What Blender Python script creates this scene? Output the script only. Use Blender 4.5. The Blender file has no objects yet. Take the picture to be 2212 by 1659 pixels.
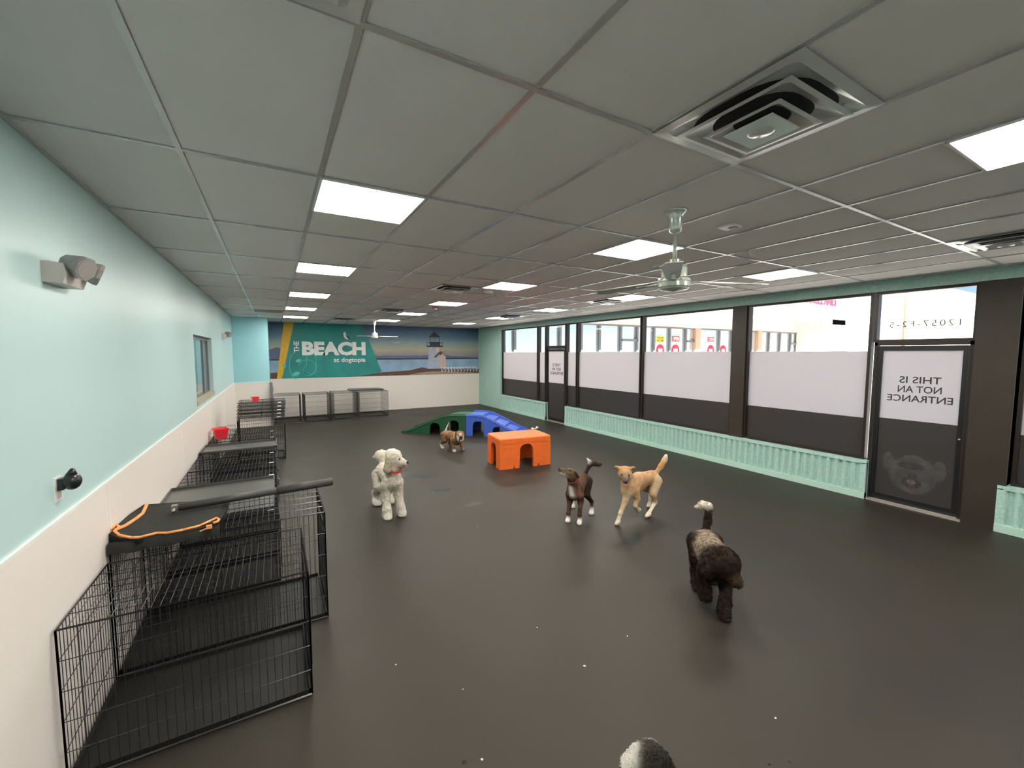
import bpy, math, random
import numpy as np
from mathutils import Vector, Matrix, noise

random.seed(7)
PI = math.pi
sc = bpy.context.scene
COL = sc.collection

# ------------------------------------------------------------------ camera, world, sun, exposure
CAM_H = 2.025
cam = bpy.data.cameras.new('camera'); camo = bpy.data.objects.new('camera', cam); COL.objects.link(camo)
cam.sensor_width = 36; cam.lens = 897.46 / 2212 * 36; cam.clip_start = 0.05; cam.clip_end = 400
camo.location = (0, 0, CAM_H); camo.rotation_euler = (PI / 2 - 0.0744, 0, -0.521)
sc.camera = camo
sc.view_settings.view_transform = 'Standard'; sc.view_settings.look = 'None'
sc.view_settings.exposure = 0.95; sc.view_settings.gamma = 1.0; sc.view_settings.use_curve_mapping = False
LAMP = 21.0          # ceiling panels
SKY = 0.80           # strength of the sky
SUN = 25.0
w = bpy.data.worlds.new('sky'); sc.world = w; w.use_nodes = True
nt = w.node_tree; bg = nt.nodes['Background']
_tc = nt.nodes.new('ShaderNodeTexCoord'); _sp = nt.nodes.new('ShaderNodeSeparateXYZ'); _cr = nt.nodes.new('ShaderNodeValToRGB'); _cl = nt.nodes.new('ShaderNodeTexNoise')
nt.links.new(_tc.outputs['Generated'], _sp.inputs[0]); _mr = nt.nodes.new('ShaderNodeMapRange'); _mr.inputs[1].default_value = -0.05; _mr.inputs[2].default_value = 0.6
nt.links.new(_sp.outputs['Z'], _mr.inputs[0]); nt.links.new(_mr.outputs[0], _cr.inputs[0])
_e = _cr.color_ramp.elements; _e[0].position = 0.0; _e[0].color = (0.75, 0.80, 0.85, 1); _e[1].position = 1.0; _e[1].color = (0.22, 0.42, 0.85, 1)
_q = _e.new(0.10); _q.color = (0.95, 1.05, 1.10, 1); _q = _e.new(0.28); _q.color = (0.20, 0.40, 0.80, 1)
_cl.inputs['Scale'].default_value = 2.2; _cl.inputs['Detail'].default_value = 6; _mp = nt.nodes.new('ShaderNodeMapping'); _mp.inputs['Scale'].default_value = (1, 1, 7)
nt.links.new(_tc.outputs['Generated'], _mp.inputs[0]); nt.links.new(_mp.outputs[0], _cl.inputs['Vector'])
_c2 = nt.nodes.new('ShaderNodeMapRange'); _c2.inputs[1].default_value = 0.5; _c2.inputs[2].default_value = 0.75; nt.links.new(_cl.outputs['Fac'], _c2.inputs[0])
mixn = nt.nodes.new('ShaderNodeMixRGB'); mixn.inputs[2].default_value = (1.1, 1.12, 1.15, 1)
nt.links.new(_c2.outputs[0], mixn.inputs[0]); nt.links.new(_cr.outputs[0], mixn.inputs[1]); nt.links.new(mixn.outputs[0], bg.inputs[0]); bg.inputs[1].default_value = SKY
sl = bpy.data.lights.new('sun', 'SUN'); sl.energy = SUN; sl.angle = 0.01; sl.color = (1.0, 0.95, 0.86)
so = bpy.data.objects.new('sun', sl); COL.objects.link(so)
so.rotation_euler = Vector((0.35, 0.75, -0.62)).to_track_quat('-Z', 'Y').to_euler()
sc.cycles.use_denoising = True
sc.cycles.max_bounces = 10; sc.cycles.diffuse_bounces = 6; sc.cycles.glossy_bounces = 4
sc.cycles.transparent_max_bounces = 24; sc.cycles.transmission_bounces = 6
sc.cycles.sample_clamp_indirect = 6.0; sc.cycles.caustics_reflective = False; sc.cycles.caustics_refractive = False

# ------------------------------------------------------------------ materials
def srgb(r, g, b):
    f = lambda c: (c / 12.92 if c <= 0.04045 else ((c + 0.055) / 1.055) ** 2.4)
    return (f(r / 255), f(g / 255), f(b / 255), 1)

def mat(name, col, rough=0.5, metal=0.0, bump=None, var=None, coat=0, spec=None, emis=None, sheen=0, attr=None):
    """bump = (scale, strength, distance), var = (scale, amount) noise in the colour."""
    m = bpy.data.materials.new(name); m.use_nodes = True
    t = m.node_tree; b = t.nodes['Principled BSDF']
    b.inputs['Base Color'].default_value = col; b.inputs['Roughness'].default_value = rough; b.inputs['Metallic'].default_value = metal
    if coat: b.inputs['Coat Weight'].default_value = coat
    if sheen: b.inputs['Sheen Weight'].default_value = sheen
    if spec is not None: b.inputs['Specular IOR Level'].default_value = spec
    if emis: b.inputs['Emission Color'].default_value = emis[0]; b.inputs['Emission Strength'].default_value = emis[1]
    tc = t.nodes.new('ShaderNodeTexCoord')
    src = None
    if attr:
        a = t.nodes.new('ShaderNodeAttribute'); a.attribute_name = attr; src = a.outputs['Color']; t.links.new(src, b.inputs['Base Color'])
    if var:
        n = t.nodes.new('ShaderNodeTexNoise'); n.inputs['Scale'].default_value = var[0]; n.inputs['Detail'].default_value = 4
        t.links.new(tc.outputs['Object'], n.inputs['Vector'])
        r = t.nodes.new('ShaderNodeMapRange'); r.inputs[1].default_value = 0.3; r.inputs[2].default_value = 0.7
        r.inputs[3].default_value = 1 - var[1]; r.inputs[4].default_value = 1 + var[1]; t.links.new(n.outputs['Fac'], r.inputs[0])
        mx = t.nodes.new('ShaderNodeVectorMath'); mx.operation = 'SCALE'
        if src: t.links.new(src, mx.inputs[0])
        else: mx.inputs[0].default_value = col[:3]
        t.links.new(r.outputs[0], mx.inputs['Scale']); t.links.new(mx.outputs[0], b.inputs['Base Color'])
    if bump:
        n = t.nodes.new('ShaderNodeTexNoise'); n.inputs['Scale'].default_value = bump[0]; n.inputs['Detail'].default_value = 5
        t.links.new(tc.outputs['Object'], n.inputs['Vector'])
        bp = t.nodes.new('ShaderNodeBump'); bp.inputs['Strength'].default_value = bump[1]; bp.inputs['Distance'].default_value = bump[2]
        t.links.new(n.outputs['Fac'], bp.inputs['Height']); t.links.new(bp.outputs[0], b.inputs['Normal'])
    return m

TEAL = srgb(186, 226, 226)
M = {}
M['teal'] = mat('teal_paint', (0.475, 0.645, 0.655, 1), 0.38, bump=(60, 0.1, 0.002))
M['teal_block'] = mat('teal_block_paint', (0.40, 0.60, 0.54, 1), 0.6, bump=(45, 0.8, 0.008), var=(30, 0.10))
M['teal_base'] = mat('teal_base_paint', (0.45, 0.66, 0.57, 1), 0.6, bump=(50, 0.4, 0.004))
M['frp'] = mat('offwhite_panel', (0.79, 0.73, 0.68, 1), 0.38, bump=(120, 0.15, 0.002))
M['trimw'] = mat('white_trim', (0.82, 0.80, 0.76, 1), 0.4, var=(3, 0.03))
M['tile'] = mat('ceiling_tile', (0.79, 0.735, 0.705, 1), 0.9, bump=(150, 0.2, 0.002), var=(2, 0.015))
M['grid'] = mat('ceiling_grid_metal', (0.55, 0.54, 0.52, 1), 0.25, metal=0.4, var=(4, 0.03))
M['lampframe'] = mat('lamp_frame_white', (0.8, 0.8, 0.78, 1), 0.4, var=(5, 0.02))
M['vent'] = mat('vent_white_metal', (0.75, 0.74, 0.72, 1), 0.2, metal=0.35, var=(5, 0.03))
M['ventshade'] = mat('vent_shade', (0.015, 0.015, 0.015, 1), 0.8, var=(5, 0.1))
M['bronze'] = mat('dark_bronze_frame', (0.030, 0.021, 0.016, 1), 0.4, metal=0.3, var=(3, 0.1))
M['bronze_warm'] = mat('bronze_column', (0.030, 0.021, 0.015, 1), 0.5, var=(3, 0.12))
M['alu'] = mat('aluminium', (0.62, 0.56, 0.50, 1), 0.35, metal=0.6, var=(30, 0.1))
M['blackwire'] = mat('black_wire', (0.012, 0.012, 0.013, 1), 0.28, spec=0.7, var=(20, 0.1))
M['blacktray'] = mat('black_plastic_tray', (0.014, 0.013, 0.012, 1), 0.55, spec=0.3, bump=(80, 0.2, 0.001), var=(8, 0.15))
M['greytray'] = mat('dusty_grey_tray', (0.075, 0.072, 0.066, 1), 0.35, bump=(90, 0.15, 0.001), var=(6, 0.12))
M['tag'] = mat('white_tag', (0.9, 0.9, 0.9, 1), 0.4, var=(9, 0.02))
M['cloth'] = mat('black_cloth', (0.017, 0.016, 0.014, 1), 0.95, bump=(25, 0.5, 0.01), var=(12, 0.15))
M['orangep'] = mat('orange_piping', (0.95, 0.36, 0.11, 1), 0.7, bump=(150, 0.4, 0.002), var=(40, 0.08))
M['foam'] = mat('black_foam', (0.045, 0.042, 0.04, 1), 0.5, bump=(200, 0.3, 0.001), var=(20, 0.1))
M['steel'] = mat('steel', (0.45, 0.44, 0.43, 1), 0.35, metal=0.9, var=(10, 0.1))
M['red'] = mat('red_plastic', (0.85, 0.03, 0.05, 1), 0.35, var=(8, 0.05))
M['orange'] = mat('orange_plastic', (0.88, 0.16, 0.025, 1), 0.45, bump=(70, 0.35, 0.003), var=(9, 0.07))
M['green'] = mat('green_plastic', (0.016, 0.085, 0.038, 1), 0.45, bump=(60, 0.3, 0.003), var=(7, 0.12))
M['blue'] = mat('blue_plastic', (0.055, 0.125, 0.53, 1), 0.42, bump=(60, 0.3, 0.003), var=(7, 0.08))
M['fan'] = mat('fan_white_enamel', (0.62, 0.65, 0.58, 1), 0.15, metal=0.35, coat=0.5, var=(6, 0.03))
M['fanblade'] = mat('fan_blade_metal', (0.45, 0.44, 0.41, 1), 0.28, metal=0.5, var=(6, 0.05))
M['dark'] = mat('matte_black', (0.01, 0.01, 0.012, 1), 0.3, var=(20, 0.1))
M['plate'] = mat('white_plate', (0.85, 0.84, 0.82, 1), 0.3, var=(20, 0.02))
M['greyplastic'] = mat('grey_plastic', (0.30, 0.28, 0.27, 1), 0.4, var=(20, 0.05))
M['paleplastic'] = mat('pale_plastic', (0.62, 0.54, 0.50, 1), 0.4, var=(20, 0.05))
M['sill'] = mat('stone_sill', (0.42, 0.36, 0.27, 1), 0.5, var=(15, 0.15))
M['bluewall'] = mat('blue_alcove_paint', (0.33, 0.62, 0.68, 1), 0.35, bump=(60, 0.1, 0.002))
M['innerroom'] = mat('inner_room_paint', (0.30, 0.36, 0.37, 1), 0.7, var=(2, 0.1))
M['stucco'] = mat('white_stucco', (0.86, 0.82, 0.76, 1), 0.9, bump=(8, 0.2, 0.01), var=(1, 0.03))
M['soffit'] = mat('tan_soffit', (0.62, 0.40, 0.30, 1), 0.8, var=(1, 0.06))
M['sfframe'] = mat('grey_storefront_frame', (0.17, 0.17, 0.19, 1), 0.4, var=(2, 0.05))
M['asphalt'] = mat('asphalt', (0.28, 0.27, 0.26, 1), 0.9, var=(3, 0.1))
M['walk'] = mat('concrete_walk', (0.5, 0.47, 0.43, 1), 0.85, var=(3, 0.08))
M['yellow'] = mat('yellow_sign', (0.9, 0.75, 0.05, 1), 0.5, var=(4, 0.03))
M['signred'] = mat('red_sign', (0.75, 0.02, 0.06, 1), 0.5, var=(4, 0.03))
M['signwhite'] = mat('white_sign', (0.85, 0.8, 0.8, 1), 0.5, var=(4, 0.03))
M['polebrown'] = mat('brown_pole', (0.35, 0.2, 0.12, 1), 0.6, var=(4, 0.06))
M['nose'] = mat('black_nose', (0.012, 0.01, 0.01, 1), 0.25, var=(50, 0.1))
M['eye'] = mat('dark_eye', (0.02, 0.01, 0.008, 1), 0.08, var=(50, 0.05))
M['tongue'] = mat('pink_tongue', (0.72, 0.22, 0.24, 1), 0.35, var=(40, 0.1))
M['collar_red'] = mat('red_collar', (0.62, 0.05, 0.05, 1), 0.6, var=(60, 0.1))
M['collar_yellow'] = mat('yellow_collar', (0.85, 0.55, 0.2, 1), 0.6, var=(60, 0.1))
M['collar_dark'] = mat('dark_collar', (0.10, 0.02, 0.02, 1), 0.6, var=(60, 0.1))
M['collar_dark2'] = mat('dull_red_collar', (0.22, 0.03, 0.025, 1), 0.6, var=(60, 0.1))
M['rope'] = mat('white_rope', (0.8, 0.78, 0.75, 1), 0.9, bump=(200, 0.5, 0.003), var=(60, 0.1))
M['crumb'] = mat('pale_crumb', (0.7, 0.66, 0.6, 1), 0.8, var=(60, 0.1))
M['mud'] = mat('dark_crumb', (0.012, 0.012, 0.01, 1), 0.6, var=(60, 0.2))
M['coat'] = mat('dog_coat', (1, 1, 1, 1), 0.75, bump=(90, 0.6, 0.004), var=(45, 0.14), attr='coat', spec=0.15)
M['fur'] = mat('dog_fur', (1, 1, 1, 1), 0.85, var=(60, 0.2), attr='coat', spec=0.08)

def glassmat():
    m = bpy.data.materials.new('clear_glass'); m.use_nodes = True; t = m.node_tree; t.nodes.clear()
    o = t.nodes.new('ShaderNodeOutputMaterial'); tr = t.nodes.new('ShaderNodeBsdfTransparent'); g = t.nodes.new('ShaderNodeBsdfGlossy')
    g.inputs['Roughness'].default_value = 0.03; tr.inputs[0].default_value = (0.93, 0.96, 0.95, 1)
    lw_ = t.nodes.new('ShaderNodeLayerWeight'); lw_.inputs[0].default_value = 0.5
    pw = t.nodes.new('ShaderNodeMath'); pw.operation = 'POWER'; pw.inputs[1].default_value = 5.0; t.links.new(lw_.outputs['Facing'], pw.inputs[0])
    fr = t.nodes.new('ShaderNodeMath'); fr.operation = 'MULTIPLY_ADD'; fr.inputs[1].default_value = 0.6; fr.inputs[2].default_value = 0.03; t.links.new(pw.outputs[0], fr.inputs[0])
    mx = t.nodes.new('ShaderNodeMixShader'); t.links.new(fr.outputs[0], mx.inputs[0]); t.links.new(tr.outputs[0], mx.inputs[1]); t.links.new(g.outputs[0], mx.inputs[2])
    t.links.new(mx.outputs[0], o.inputs[0]); return m
M['glass'] = glassmat()
def filmmat(name, tcol, dcol, fac, rough):
    m = bpy.data.materials.new(name); m.use_nodes = True; t = m.node_tree; t.nodes.clear()
    o = t.nodes.new('ShaderNodeOutputMaterial'); a = t.nodes.new('ShaderNodeBsdfTranslucent'); a.inputs[0].default_value = tcol
    p = t.nodes.new('ShaderNodeBsdfPrincipled'); p.inputs['Base Color'].default_value = dcol; p.inputs['Roughness'].default_value = rough
    tc = t.nodes.new('ShaderNodeTexCoord'); n = t.nodes.new('ShaderNodeTexNoise'); n.inputs['Scale'].default_value = 160
    bp = t.nodes.new('ShaderNodeBump'); bp.inputs['Strength'].default_value = 0.1; bp.inputs['Distance'].default_value = 0.001
    t.links.new(tc.outputs['Object'], n.inputs['Vector']); t.links.new(n.outputs['Fac'], bp.inputs['Height']); t.links.new(bp.outputs[0], p.inputs['Normal'])
    mx = t.nodes.new('ShaderNodeMixShader'); mx.inputs[0].default_value = fac
    t.links.new(a.outputs[0], mx.inputs[1]); t.links.new(p.outputs[0], mx.inputs[2]); t.links.new(mx.outputs[0], o.inputs[0]); return m
M['frost'] = filmmat('frosted_film', (0.66, 0.62, 0.63, 1), (0.72, 0.70, 0.72, 1), 0.28, 0.5)
M['darkfilm'] = filmmat('dark_film', (0.012, 0.011, 0.012, 1), (0.05, 0.045, 0.045, 1), 0.85, 0.35)
def sfglass():
    m = bpy.data.materials.new('storefront_glass'); m.use_nodes = True; t = m.node_tree; t.nodes.clear()
    o = t.nodes.new('ShaderNodeOutputMaterial'); d = t.nodes.new('ShaderNodeBsdfDiffuse'); d.inputs[0].default_value = (0.55, 0.68, 0.72, 1)
    g = t.nodes.new('ShaderNodeBsdfGlossy'); g.inputs['Roughness'].default_value = 0.02; g.inputs[0].default_value = (0.92, 0.98, 1.0, 1)
    mx = t.nodes.new('ShaderNodeMixShader'); mx.inputs[0].default_value = 0.65
    t.links.new(d.outputs[0], mx.inputs[1]); t.links.new(g.outputs[0], mx.inputs[2]); t.links.new(mx.outputs[0], o.inputs[0]); return m
M['sfglass'] = sfglass()
def emat(name, col, s):
    m = bpy.data.materials.new(name); m.use_nodes = True; t = m.node_tree; t.nodes.clear()
    o = t.nodes.new('ShaderNodeOutputMaterial'); e = t.nodes.new('ShaderNodeEmission'); e.inputs[0].default_value = col; e.inputs[1].default_value = s
    t.links.new(e.outputs[0], o.inputs[0]); return m
M['lamp'] = emat('lamp_diffuser_glow', (1.0, 0.95, 0.86, 1), LAMP)

def floormat():
    m = bpy.data.materials.new('rubber_floor'); m.use_nodes = True; t = m.node_tree; b = t.nodes['Principled BSDF']
    N = t.nodes.new; L = t.links.new
    tc = N('ShaderNodeTexCoord'); pos = tc.outputs['Object']
    n1 = N('ShaderNodeTexNoise'); n1.inputs['Scale'].default_value = 0.7; n1.inputs['Detail'].default_value = 5; L(pos, n1.inputs['Vector'])
    n2 = N('ShaderNodeTexNoise'); n2.inputs['Scale'].default_value = 90; n2.inputs['Detail'].default_value = 3; L(pos, n2.inputs['Vector'])
    cr = N('ShaderNodeValToRGB'); L(n1.outputs['Fac'], cr.inputs[0])
    cr.color_ramp.elements[0].position = 0.3; cr.color_ramp.elements[0].color = (0.023, 0.0195, 0.0155, 1)
    cr.color_ramp.elements[1].position = 0.7; cr.color_ramp.elements[1].color = (0.031, 0.0262, 0.0205, 1)
    # damp patches and scuffs with shapes of their own
    wob = N('ShaderNodeTexNoise'); wob.inputs['Scale'].default_value = 5; wob.inputs['Detail'].default_value = 6; L(pos, wob.inputs['Vector'])
    def blob(x, y, rx, ry, ang, lo, hi):
        mp = N('ShaderNodeMapping'); mp.vector_type = 'TEXTURE'; mp.inputs['Location'].default_value = (x, y, 0); mp.inputs['Rotation'].default_value = (0, 0, ang); mp.inputs['Scale'].default_value = (rx, ry, 1)
        L(pos, mp.inputs['Vector']); ln = N('ShaderNodeVectorMath'); ln.operation = 'LENGTH'; L(mp.outputs[0], ln.inputs[0])
        ad = N('ShaderNodeMath'); ad.operation = 'MULTIPLY_ADD'; L(wob.outputs['Fac'], ad.inputs[0]); ad.inputs[1].default_value = 2.4; ad.inputs[2].default_value = -1.2
        a2 = N('ShaderNodeMath'); a2.operation = 'ADD'; L(ln.outputs['Value'], a2.inputs[0]); L(ad.outputs[0], a2.inputs[1])
        r = N('ShaderNodeMapRange'); r.inputs[1].default_value = lo; r.inputs[2].default_value = hi; r.inputs[3].default_value = 1; r.inputs[4].default_value = 0; L(a2.outputs[0], r.inputs[0]); return r.outputs[0]
    def mixc(fac, a, col):
        mx = N('ShaderNodeMixRGB'); L(fac, mx.inputs[0]); L(a, mx.inputs[1]); mx.inputs[2].default_value = col; return mx.outputs[0]
    c = cr.outputs[0]; wet = None
    for (x, y, rx, ry, a) in ((1.95, 6.65, 0.50, 0.16, -0.75), (2.05, 5.75, 0.25, 0.10, -0.6), (3.35, 3.15, 0.22, 0.12, 0.3)):
        f = blob(x, y, rx, ry, a, 0.6, 1.1); c = mixc(f, c, (0.012, 0.014, 0.015, 1))
        if wet is None: wet = f
        elif x < 3:
            mx2 = N('ShaderNodeMath'); mx2.operation = 'MAXIMUM'; L(wet, mx2.inputs[0]); L(f, mx2.inputs[1]); wet = mx2.outputs[0]
    for (x, y, rx, ry, a) in ((0.12, 7.2, 0.10, 0.45, 0.1), (0.25, 6.4, 0.12, 0.2, 0.5), (2.25, 4.98, 0.2, 0.06, 0.2), (0.1, 10.6, 0.08, 0.4, 0.0)):
        f = blob(x, y, rx, ry, a, 0.2, 1.2)
        h = N('ShaderNodeMath'); h.operation = 'MULTIPLY'; L(f, h.inputs[0]); h.inputs[1].default_value = 0.45; c = mixc(h.outputs[0], c, (0.10, 0.088, 0.075, 1))
    L(c, b.inputs['Base Color'])
    rr = N('ShaderNodeMapRange'); L(n1.outputs['Fac'], rr.inputs[0]); rr.inputs[1].default_value = 0.3; rr.inputs[2].default_value = 0.7; rr.inputs[3].default_value = 0.46; rr.inputs[4].default_value = 0.56
    sb = N('ShaderNodeMath'); sb.operation = 'MULTIPLY_ADD'; L(wet, sb.inputs[0]); sb.inputs[1].default_value = -0.15; L(rr.outputs[0], sb.inputs[2]); L(sb.outputs[0], b.inputs['Roughness'])
    bp = N('ShaderNodeBump'); bp.inputs['Strength'].default_value = 0.25; bp.inputs['Distance'].default_value = 0.002; L(n2.outputs['Fac'], bp.inputs['Height']); L(bp.outputs[0], b.inputs['Normal'])
    b.inputs['Specular IOR Level'].default_value = 0.30; b.inputs['Specular Tint'].default_value = (1.0, 0.93, 0.84, 1)
    return m
M['floor'] = floormat()

# ------------------------------------------------------------------ mesh helpers
class MB:
    def __init__(s): s.v = []; s.f = []; s.smooth = []
    def add(s, vs, fs, smooth=False):
        o = len(s.v); s.v += [tuple(p) for p in vs]; s.f += [tuple(i + o for i in f) for f in fs]; s.smooth += [smooth] * len(fs); return s
    def box(s, x0, x1, y0, y1, z0, z1):
        x0, x1 = sorted((x0, x1)); y0, y1 = sorted((y0, y1)); z0, z1 = sorted((z0, z1))
        return s.add([(x0, y0, z0), (x1, y0, z0), (x1, y1, z0), (x0, y1, z0), (x0, y0, z1), (x1, y0, z1), (x1, y1, z1), (x0, y1, z1)],
                     [(0, 3, 2, 1), (4, 5, 6, 7), (0, 1, 5, 4), (1, 2, 6, 5), (2, 3, 7, 6), (3, 0, 4, 7)])
    def bar(s, a, b, r, n=4, r2=None, smooth=None, cap=True):
        a = Vector(a); b = Vector(b); d = (b - a)
        if d.length < 1e-6: return s
        z = d.normalized(); x = z.orthogonal().normalized() if abs(z.z) < 0.99 else Vector((1, 0, 0)); y = z.cross(x).normalized(); x = y.cross(z)
        r2 = r if r2 is None else r2; vs = []
        for p, rr in ((a, r), (b, r2)):
            for i in range(n):
                t = 2 * PI * (i + 0.5) / n; vs.append(p + x * math.cos(t) * rr + y * math.sin(t) * rr)
        fs = [(i, (i + 1) % n, n + (i + 1) % n, n + i) for i in range(n)]
        if cap: fs += [tuple(range(n))[::-1], tuple(range(n, 2 * n))]
        return s.add(vs, fs, (n > 6) if smooth is None else smooth)
    def tube(s, pts, r, n=8):
        for a, b in zip(pts, pts[1:]): s.bar(a, b, r, n)
        for p in pts[1:-1]: s.ball(p, r, 6, 8)
        return s
    def ball(s, c, r, nu=10, nv=14, sx=1, sy=1, sz=1):
        vs = []; fs = []
        for i in range(nu + 1):
            th = PI * i / nu
            for j in range(nv):
                ph = 2 * PI * j / nv; vs.append((c[0] + r * sx * math.sin(th) * math.cos(ph), c[1] + r * sy * math.sin(th) * math.sin(ph), c[2] + r * sz * math.cos(th)))
        for i in range(nu):
            for j in range(nv):
                a = i * nv + j; b_ = i * nv + (j + 1) % nv; fs.append((a, a + nv, b_ + nv, b_))
        return s.add(vs, fs, True)
    def lathe(s, prof, c=(0, 0, 0), n=24, smooth=True):
        vs = []; fs = []
        for r, z in prof:
            for j in range(n):
                t = 2 * PI * j / n; vs.append((c[0] + r * math.cos(t), c[1] + r * math.sin(t), c[2] + z))
        for i in range(len(prof) - 1):
            for j in range(n): fs.append((i * n + j, i * n + (j + 1) % n, (i + 1) * n + (j + 1) % n, (i + 1) * n + j))
        return s.add(vs, fs, smooth)
    def prism(s, poly, T, d):
        """poly: 2-D outline, T(p, q, h) -> 3-D, extruded from h=0 to h=d."""
        n = len(poly); vs = [T(p[0], p[1], 0) for p in poly] + [T(p[0], p[1], d) for p in poly]
        fs = [tuple(range(n))[::-1], tuple(range(n, 2 * n))] + [(i, (i + 1) % n, n + (i + 1) % n, n + i) for i in range(n)]
        return s.add(vs, fs)
    def build(s, name, m, parent=None, off=(0, 0, 0), kind=None, label=None):
        me = bpy.data.meshes.new(name); o = Vector(off)
        me.from_pydata([tuple(Vector(v) - o) for v in s.v], [], s.f); me.materials.append(m)
        me.polygons.foreach_set('use_smooth', s.smooth); me.update()
        ob = bpy.data.objects.new(name, me); COL.objects.link(ob)
        if parent: ob.parent = parent
        else: ob.location = off
        if kind: ob['kind'] = kind
        if label: ob['label'] = label
        return ob

def thing(name, label, cat, loc=(0, 0, 0), rz=0, group=None):
    o = bpy.data.objects.new(name, None); o.empty_display_size = 0.05; COL.objects.link(o)
    o.location = loc; o.rotation_euler = (0, 0, rz); o['label'] = label; o['category'] = cat
    if group: o['group'] = group
    return o
def tag(o, label, cat, group=None, kind=None):
    o['label'] = label; o['category'] = cat
    if group: o['group'] = group
    if kind: o['kind'] = kind
    return o
def dup(root, loc, label, rz=None, group=None):
    r = root.copy(); COL.objects.link(r); r.location = loc; r['label'] = label
    if rz is not None: r.rotation_euler = (0, 0, rz)
    if group: r['group'] = group
    for ch in [c for c in bpy.data.objects if c.parent == root]:
        c = ch.copy(); COL.objects.link(c); c.parent = r
        for g in [q for q in bpy.data.objects if q.parent == ch]:
            e = g.copy(); COL.objects.link(e); e.parent = c
    return r
def text_mesh(body, size, extr=0.001, align='CENTER', bold=0.0, spacing=1.0, line=1.0):
    cu = bpy.data.curves.new('t', 'FONT'); cu.body = body; cu.size = size; cu.extrude = extr; cu.align_x = align; cu.offset = bold
    cu.space_character = spacing; cu.space_line = line; cu.resolution_u = 3
    ob = bpy.data.objects.new('t', cu); COL.objects.link(ob); bpy.context.view_layer.update()
    dg = bpy.context.evaluated_depsgraph_get(); me = bpy.data.meshes.new_from_object(ob.evaluated_get(dg))
    vs = [v.co.copy() for v in me.vertices]; fs = [tuple(p.vertices) for p in me.polygons]
    bpy.data.objects.remove(ob); bpy.data.curves.remove(cu); bpy.data.meshes.remove(me)
    return vs, fs

# ------------------------------------------------------------------ the room
XL, XR, XG, YF, YB, ZC = -0.93, 7.06, 7.19, 14.94, -3.6, 2.993
GX = lambda i: 0.258 + 0.6096 * i
GY = lambda j: 1.344 + 1.2192 * j
MB().box(XL - 0.3, XG + 0.14, YB, YF + 0.2, -0.1, 0).build('floor', M['floor'], kind='structure')
MB().box(XL - 0.3, XG + 0.3, YB - 0.2, YF + 0.2, ZC, ZC + 0.12).build('ceiling', M['tile'], kind='structure')
g = MB()
i = -2
while GX(i) < XG:
    if GX(i) > XL: g.box(GX(i) - 0.012, GX(i) + 0.012, YB, YF, ZC - 0.006, ZC - 0.0005)
    i += 1
for j in range(-4, 12):
    if YB < GY(j) < YF: g.box(XL, XR + 0.03, GY(j) - 0.012, GY(j) + 0.012, ZC - 0.007, ZC - 0.001)
g.box(XL, XL + 0.02, YB, YF, ZC - 0.008, ZC); g.box(XR - 0.02, XR + 0.03, YB, YF, ZC - 0.008, ZC)
g.build('trim_1', M['grid'], kind='structure')

# left wall with the small opening
WY0, WY1, WZ0, WZ1 = 7.08, 8.98, 1.33, 2.28
lw = MB()
lw.box(XL - 0.22, XL, YB, WY0, 0, ZC); lw.box(XL - 0.22, XL, WY1, YF, 0, ZC)
lw.box(XL - 0.22, XL, WY0, WY1, 0, WZ0); lw.box(XL - 0.22, XL, WY0, WY1, WZ1, ZC)
lw.build('wall_left', M['teal'], kind='structure')
MB().box(XL, XL + 0.006, YB, 13.3, 0, 1.222).build('trim_2', M['frp'], kind='structure')
s = MB(); s.box(XL, XL + 0.012, YB, 13.3, 1.215, 1.232)
for y in (1.0, 3.44, 5.88, 8.32, 10.76): s.box(XL, XL + 0.009, y, y + 0.02, 0, 1.22)
s.box(XL, XL + 0.02, 13.28, 13.3, 0, 1.23)
s.box(XL, -0.1, 13.286, 13.3, 1.215, 1.232)
s.build('trim_3', M['trimw'], kind='structure')
# inner window
wf = MB(); wf.box(XL - 0.085, XL - 0.055, WY0, WY0 + 0.05, WZ0, WZ1).box(XL - 0.085, XL - 0.055, WY1 - 0.05, WY1, WZ0, WZ1).box(XL - 0.085, XL - 0.055, WY0, WY1, WZ1 - 0.05, WZ1).box(XL - 0.085, XL - 0.055, WY0, WY1, WZ0, WZ0 + 0.04)
wf.box(XL - 0.085, XL - 0.055, 8.36, 8.43, WZ0, WZ1)
win = wf.build('window_1', M['sfframe'], kind='structure')
MB().box(XL - 0.072, XL - 0.067, WY0, WY1, WZ0, WZ1).build('pane', M['glass'], parent=win)
MB().box(XL - 0.21, XL + 0.015, WY0, WY1, WZ0 - 0.03, WZ0 + 0.035).build('sill', M['sill'], parent=win)
MB().box(-2.7, -2.6, 6.0, 10.5, 0.5, 3.0).box(-2.7, XL - 0.2, 10.5, 10.6, 0.5, 3).box(-2.7, XL - 0.2, 5.9, 6.0, 0.5, 3).box(-2.7, XL - 0.2, 5.9, 10.6, 0.4, 0.5).box(-2.7, XL - 0.2, 5.9, 10.6, 3, 3.1).build('wall_inner_room', M['innerroom'], kind='structure')

il = thing('ceiling_light', 'dim unseen panel added to brighten the room behind the inner wall opening', 'light', (-1.8, 8.2, 2.98))  # added unseen panel, lifts the dark view through the opening
M['inner_fill'] = emat('added_inner_glow', (0.9, 0.97, 1.0, 1), 7.0)
MB().box(-0.32, 0.32, -0.32, 0.32, -0.02, 0).build('frame', M['lampframe'], il); MB().box(-0.3, 0.3, -0.3, 0.3, -0.024, -0.02).build('diffuser', M['inner_fill'], il)

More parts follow.
